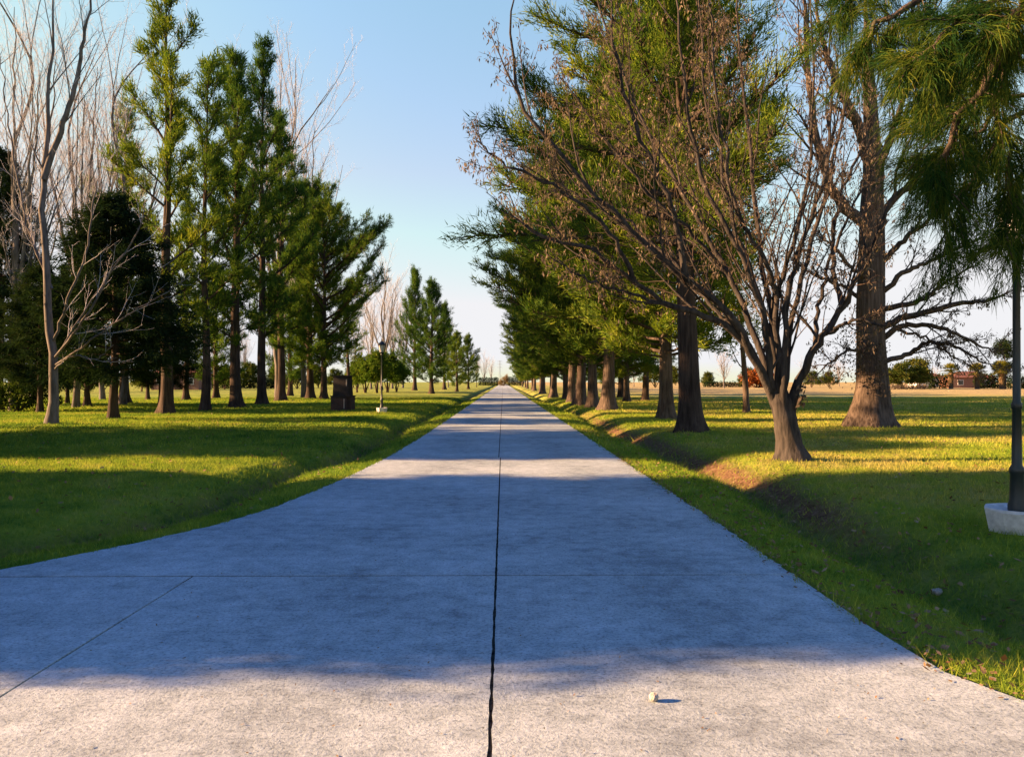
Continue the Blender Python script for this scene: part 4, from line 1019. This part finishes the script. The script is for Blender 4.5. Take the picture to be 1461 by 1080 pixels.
sh_pine = blob_shrub('round_tree', 22, [(0, 0, 9.5, 2.4), (1.8, .3, 8.6, 2.0), (-1.6, 0, 8.8, 1.8), (-1.9, .2, 5.2, 1.5), (.6, 0, 5.0, 1.4), (1.8, .2, 5.4, 1.3)], 7000, (.25, .5), (.12, .22), 'fir')
place(sh_pine, (1452 - VX) / FP * 168, 171, .98, .5, 'dark two-tiered tree behind the green lamp post on the right', 'tree')
# houses on the horizon
def house(px, Z, w_, d_, h_, roof_h, wall, roof, lab, win):
    x = (px - VX) / FP * Z; root = empty('house', (x, Z, g1(x, Z)))
    b_ = MB(); b_.box((0, 0, h_ / 2), (w_, d_, h_)); b_.build('wall', M[wall], root)
    rf = MB(); o_ = .4; W_, D_ = w_ / 2 + o_, d_ / 2 + o_
    rf.add([(-W_, -D_, h_ + .003), (W_, -D_, h_ + .003), (W_, D_, h_ + .003), (-W_, D_, h_ + .003), (-W_ + D_, 0, h_ + roof_h), (W_ - D_, 0, h_ + roof_h)],
           [(0, 1, 5, 4), (2, 3, 4, 5), (0, 3, 2, 1)], [(1, 2, 5), (3, 0, 4)]); rf.build('roof', M[roof], root)
    for wx in win:
        f = MB(); f.box((wx, -d_ / 2 - .03, h_ * .52), (1.5, .07, 1.3)); fo = f.build('window', M['wall_white'], root)
        f = MB(); f.box((wx, -d_ / 2 - .075, h_ * .52), (1.25, .03, 1.05)); f.build('pane', M['window_dark'], fo)
    f = MB(); f.box((w_ * .06, -d_ / 2 - .03, 1.0), (1.0, .07, 2.0)); f.build('door', M['bark_dark'], root)
    tag(root, lab, 'house')
house(1384, 200, 11, 6.5, 2.7, 1.6, 'brick_red', 'roof_tile', 'low red brick house behind the fan palms on the right', (-3.6, 3.4))
house(1325, 230, 9, 6, 3.0, 1.3, 'wall_white', 'roof_tile', 'low white house beyond the dark bushy trees on the right', (-2.6, 2.8))
house(262, 150, 9, 6.5, 3.2, 1.6, 'brick_red', 'roof_tile', 'red brick house half hidden behind the left trunks', (-2.8, 2.8))
# lattice mast far beyond the end of the road
root = empty('lattice_mast', ((713 - VX) / FP * 520, 520, g1(-2.4, 520))); tb = MB(); ab = MB()
for sx in (-1, 1):
    for sy in (-1, 1): tb.tube(np.array([(sx * .7, sy * .7, -.2), (sx * .25, sy * .25, 16)]), [.09, .06], 4)
for k in range(10):
    z0, z1 = k * 1.6, k * 1.6 + 1.6; a0, a1 = .7 - .45 * z0 / 16, .7 - .45 * z1 / 16
    for s_ in (-1, 1):
        tb.tube(np.array([(-a0 * s_, -a0, z0), (a1 * s_, -a1, z1)]), [.04, .04], 3); tb.tube(np.array([(a0, -a0 * s_, z0), (a1, a1 * s_, z1)]), [.04, .04], 3)
for z in (11.5, 13.5, 15.5): ab.tube(np.array([(-1.8, 0, z), (0, 0, z + .1), (1.8, 0, z)]), [.06, .1, .06], 4)
tb.build('frame', M['steel'], root); ab.build('cross_arm', M['steel'], root)
tag(root, 'thin lattice mast on the skyline beyond the end of the road', 'mast')

# ------------------------------------------------------------------ lamp posts, barbecue, stone
def lamp(x, y, label, rz=0, h=2.95, bs=1.0):
    root = empty('lamp_post', (x, y, g1(x, y) - .03), rz)
    bb = MB(); r = random.Random(int(y)); n = 8
    ring = lambda rr, z, w_: [(bs * rr * cos(2 * pi * (k + .5) / n) + r.uniform(-w_, w_), bs * rr * sin(2 * pi * (k + .5) / n) + r.uniform(-w_, w_), z + r.uniform(-w_, w_)) for k in range(n)]
    V = ring(.33, -.1, .0) + ring(.345, .04, .012) + ring(.40, .25, .012) + ring(.385, .272, .008) + ring(.30, .255, .01) + [(0, 0, .235)]
    Q = [(i * n + k, i * n + (k + 1) % n, (i + 1) * n + (k + 1) % n, (i + 1) * n + k) for i in range(4) for k in range(n)]
    bb.add(V, Q, [(4 * n + k, 4 * n + (k + 1) % n, 5 * n) for k in range(n)]); bb.build('base', M['whitewash'], root)
    pb = MB(); pb.lathe([(.085, .22), (.085, .30), (.070, .36), (.062, .62), (.072, .64), (.072, .68), (.050, .72), (.042, 1.3), (.050, 1.31), (.050, 1.36), (.038, 1.38), (.034, h - .1), (.06, h - .08), (.06, h - .03), (.04, h)], 16)
    pb.build('pole', M['pole'], root)
    hb = MB(); hb.lathe([(.045, h - .01), (.10, h + .03), (.12, h + .06)], 12)
    for k in range(6):
        a = 2 * pi * k / 6; hb.tube(np.array([(.11 * cos(a), .11 * sin(a), h + .05), (.17 * cos(a), .17 * sin(a), h + .42)]), [.012, .012], 4)
    hb.lathe([(.20, h + .41), (.20, h + .44), (.12, h + .54), (.04, h + .60), (.025, h + .66), (.035, h + .69), (.005, h + .74)], 12)
    lo = hb.build('lantern', M['pole'], root)
    gb = MB(); gb.lathe([(.095, h + .062), (.155, h + .405)], 12); gb.build('glass', M['glass'], lo)
    tag(root, label, 'lamp post', 'green lamp posts on white concrete bases'); return root
lamp((1456 - VX) / FP * 8.0, 8.0, 'near green lamp post on a white concrete base, cut by the right edge', .2, bs=.8)
x, y = pz(545, 591); lamp(x, y, 'distant green lamp post on a white base, on the left lawn beside the barbecue', .1, bs=.72)

x, y = pz(490, 588)
root = empty('barbecue', (x, y, g1(x, y) - .02), -.12)
b_ = MB(); b_.box((-.09, 0, .36), (.86, .85, .78)); b_.box((.43, .06, .36), (.18, .73, .78)); b_.build('base', M['brick'], root)
b_ = MB(); b_.box((0, 0, .785), (1.08, .92, .07)); b_.build('slab', M['soot'], root)
b_ = MB(); b_.box((-.02, .04, 1.32), (.86, .78, 1.0), 0, 0, .9); b_.build('hood', M['soot'], root)
b_ = MB(); b_.box((-.02, .04, 1.85), (.86, .80, .06)); b_.build('cap', M['soot'], root)
b_ = MB(); b_.box((.20, -.437, .40), (.045, .02, .50)); b_.build('lit_edge_strip', M['edge_lit'], root)  # pale strips put in for the light catching base and hood edges
b_ = MB(); b_.box((.30, -.345, 1.50), (.045, .04, .34)); b_.build('lit_edge_strip', M['edge_lit'], root)
tag(root, 'dark brick barbecue with tall sooty hood on the left lawn', 'barbecue')

def lump(name, rx, ry, rz_, seed, matn):
    r = random.Random(seed); b_ = MB(); V = []; Q = []; n, m_ = 14, 9
    ph = [r.uniform(0, 6) for _ in range(4)]
    for i in range(m_ + 1):
        th = pi * i / m_
        for k in range(n):
            a = 2 * pi * k / n; q = 1 + .13 * sin(3 * a + ph[0]) * sin(th) + .10 * sin(2 * th + 2 * a + ph[1]) + .06 * sin(5 * a + ph[2])
            V.append((rx * q * sin(th) * cos(a), ry * q * sin(th) * sin(a), rz_ * q * cos(th)))
    for i in range(m_):
        for k in range(n): Q.append((i * n + k, (i + 1) * n + k, (i + 1) * n + (k + 1) % n, i * n + (k + 1) % n))
    b_.add(V, Q); return b_.build(name, M[matn])
o = lump('stone', .026, .023, .021, 3, 'stone'); o.location = (.757, 3.87, .019); o.rotation_euler = (.2, .3, .5)
tag(o, 'small pale stone lying alone on the sunlit road', 'stone')
x, y = pz(1340, 806)
o = lump('stone', .045, .04, .03, 8, 'stone'); o.location = (x, y, g1(x, y) + .02)
tag(o, 'pale stone lying in the shaded grass at the foot of the right ditch', 'stone')

# ------------------------------------------------------------------ grass and fallen leaves
m, nt, out = mat('grass_blade')
geo = N(nt, 'ShaderNodeNewGeometry')
c, _, _ = ground_colour(nt, geo.outputs['Position'])
rr = ramp(nt, geo.outputs['Random Per Island'], [(0, (.62, .72, .55)), (.5, (1, 1, 1)), (.85, (1.25, 1.18, 1.0)), (1, (2.0, 1.6, 1.5))])
c = mixc(nt, 1.0, c, rr.outputs[0], 'MULTIPLY')
d_ = N(nt, 'ShaderNodeBsdfDiffuse'); L(nt, c, d_.inputs[0]); t_ = N(nt, 'ShaderNodeBsdfTranslucent'); L(nt, c, t_.inputs[0])
mx = N(nt, 'ShaderNodeMixShader'); mx.inputs[0].default_value = .35; L(nt, d_.outputs[0], mx.inputs[1]); L(nt, t_.outputs[0], mx.inputs[2]); L(nt, mx.outputs[0], out.inputs[0])
M['grass'] = m
gb = MB(); g_ = np.random.default_rng(101)
def blades(y0, y1, dens, hh, ww):
    wmax = .69 * y1 + .8
    n = int((y1 - y0) * 2 * wmax * dens)
    X = g_.uniform(-wmax, wmax, n); Y = g_.uniform(y0, y1, n)
    k = np.abs(X) < .69 * Y + .6; X, Y = X[k], Y[k]
    cr = .035 * np.sin(Y * 5.3 + np.sin(Y * 2.1) * 2) + .03 * np.sin(Y * 13.7) + .02
    k = (X < edge_x(LEFT, Y) + cr) | (X > edge_x(RIGHT, Y) - cr - .01); X, Y = X[k], Y[k]
    Z, so_, ol, orr, dl, dr = gz(X, Y, True)
    ok = g_.random(len(X)) > so_ * .8
    X, Y, Z = X[ok], Y[ok], np.maximum(Z[ok], -.5); n = len(X)
    ine = ~(ol | orr)[ok]; Z = np.where(ine, -.03, Z)
    patch = .75 + .5 * np.sin(X * 2.3 + np.sin(Y * 1.9)) * np.sin(Y * 2.1)
    dd = np.minimum(dl, dr)[ok]
    h = g_.uniform(hh * .5, hh * 1.25, n) * (.8 + .3 * patch) * (1 + .7 * np.exp(-dd / .12) + .5 * np.exp(-((dd - 1.25) / .35) ** 2)) * np.where(g_.random(n) < .03, 1.9, 1); a = g_.uniform(0, 6.28, n); w_ = g_.uniform(ww * .6, ww * 1.2, n)
    ux, uy = np.cos(a) * w_ / 2, np.sin(a) * w_ / 2; lx, ly = g_.normal(0, .55, n) * h, g_.normal(0, .55, n) * h
    V = np.stack([np.stack([X - ux, Y - uy, Z - .005], 1), np.stack([X + ux, Y + uy, Z - .005], 1), np.stack([X + lx, Y + ly, Z + h], 1)], 1).reshape(-1, 3)
    gb.add(V, None, np.arange(n * 3).reshape(-1, 3))
blades(3.0, 6, 2600, .045, .006); blades(6, 10, 1500, .048, .008); blades(2.4, 9, 260, .075, .007); blades(10, 18, 800, .058, .013); blades(18, 40, 230, .07, .026); blades(40, 75, 60, .085, .06)
tag(gb.build('grass', M['grass']), 'short winter grass covering the lawns and verges', 'grass', kind='stuff')
lb = MB()
def litter(X, Y, Z, ln, wd):
    n = len(X); C = np.stack([X, Y, Z], 1)
    d = np.stack([g_.normal(0, 1, n), g_.normal(0, 1, n), g_.uniform(0, .5, n)], 1); d /= np.linalg.norm(d, axis=1, keepdims=True)
    s_ = np.cross(d, np.stack([g_.normal(0, .25, n), g_.normal(0, .25, n), np.ones(n)], 1)); s_ /= np.linalg.norm(s_, axis=1, keepdims=True)
    l_ = g_.uniform(ln[0], ln[1], (n, 1)); w_ = g_.uniform(wd[0], wd[1], (n, 1))
    V = np.stack([C, C + d * l_ * .5 + s_ * w_ / 2, C + d * l_, C + d * l_ * .5 - s_ * w_ / 2], 1).reshape(-1, 3); i = np.arange(n)[:, None] * 4
    lb.add(V, np.concatenate([i, i + 1, i + 2, i + 3], 1))
n = 700; X = g_.uniform(-2.5, 2.6, n); Y = 2.4 + 12 * g_.random(n) ** 1.6; litter(X, Y, np.full(n, .004), (.008, .03), (.004, .012))
n = 900; Y = 3.3 + 14 * g_.random(n); X = edge_x(RIGHT, Y) + g_.normal(.03, .07, n); litter(X, Y, np.full(n, .0) + .008, (.02, .055), (.012, .03))
n = 2600; Y = 3.6 + 30 * g_.random(n) ** 1.5; X = edge_x(RIGHT, Y) + np.abs(g_.normal(1.0, .9, n)); k = X > edge_x(RIGHT, Y) + .1; X, Y = X[k], Y[k]; litter(X, Y, gz(X, Y) + .03, (.03, .08), (.02, .05))
n = 900; Y = 6 + 34 * g_.random(n); X = edge_x(LEFT, Y) - np.abs(g_.normal(1.2, .5, n)); k = Y > 5.2; litter(X[k], Y[k], gz(X[k], Y[k]) + .03, (.03, .07), (.02, .045))
n = 4200; Y = 8 + 36 * g_.random(n); X = g_.uniform(-1, 1, n) * .69 * Y; k = (X < edge_x(LEFT, Y) - .5) | (X > edge_x(RIGHT, Y) + .5); litter(X[k], Y[k], gz(X[k], Y[k]) + .04, (.04, .09), (.03, .06))
tag(lb.build('fallen_leaves', M['litter']), 'dry fallen leaves scattered along the ditches and road edges', 'leaves', kind='stuff')
for p_ in list(bpy.data.objects):      # drop models that found no place
    pass
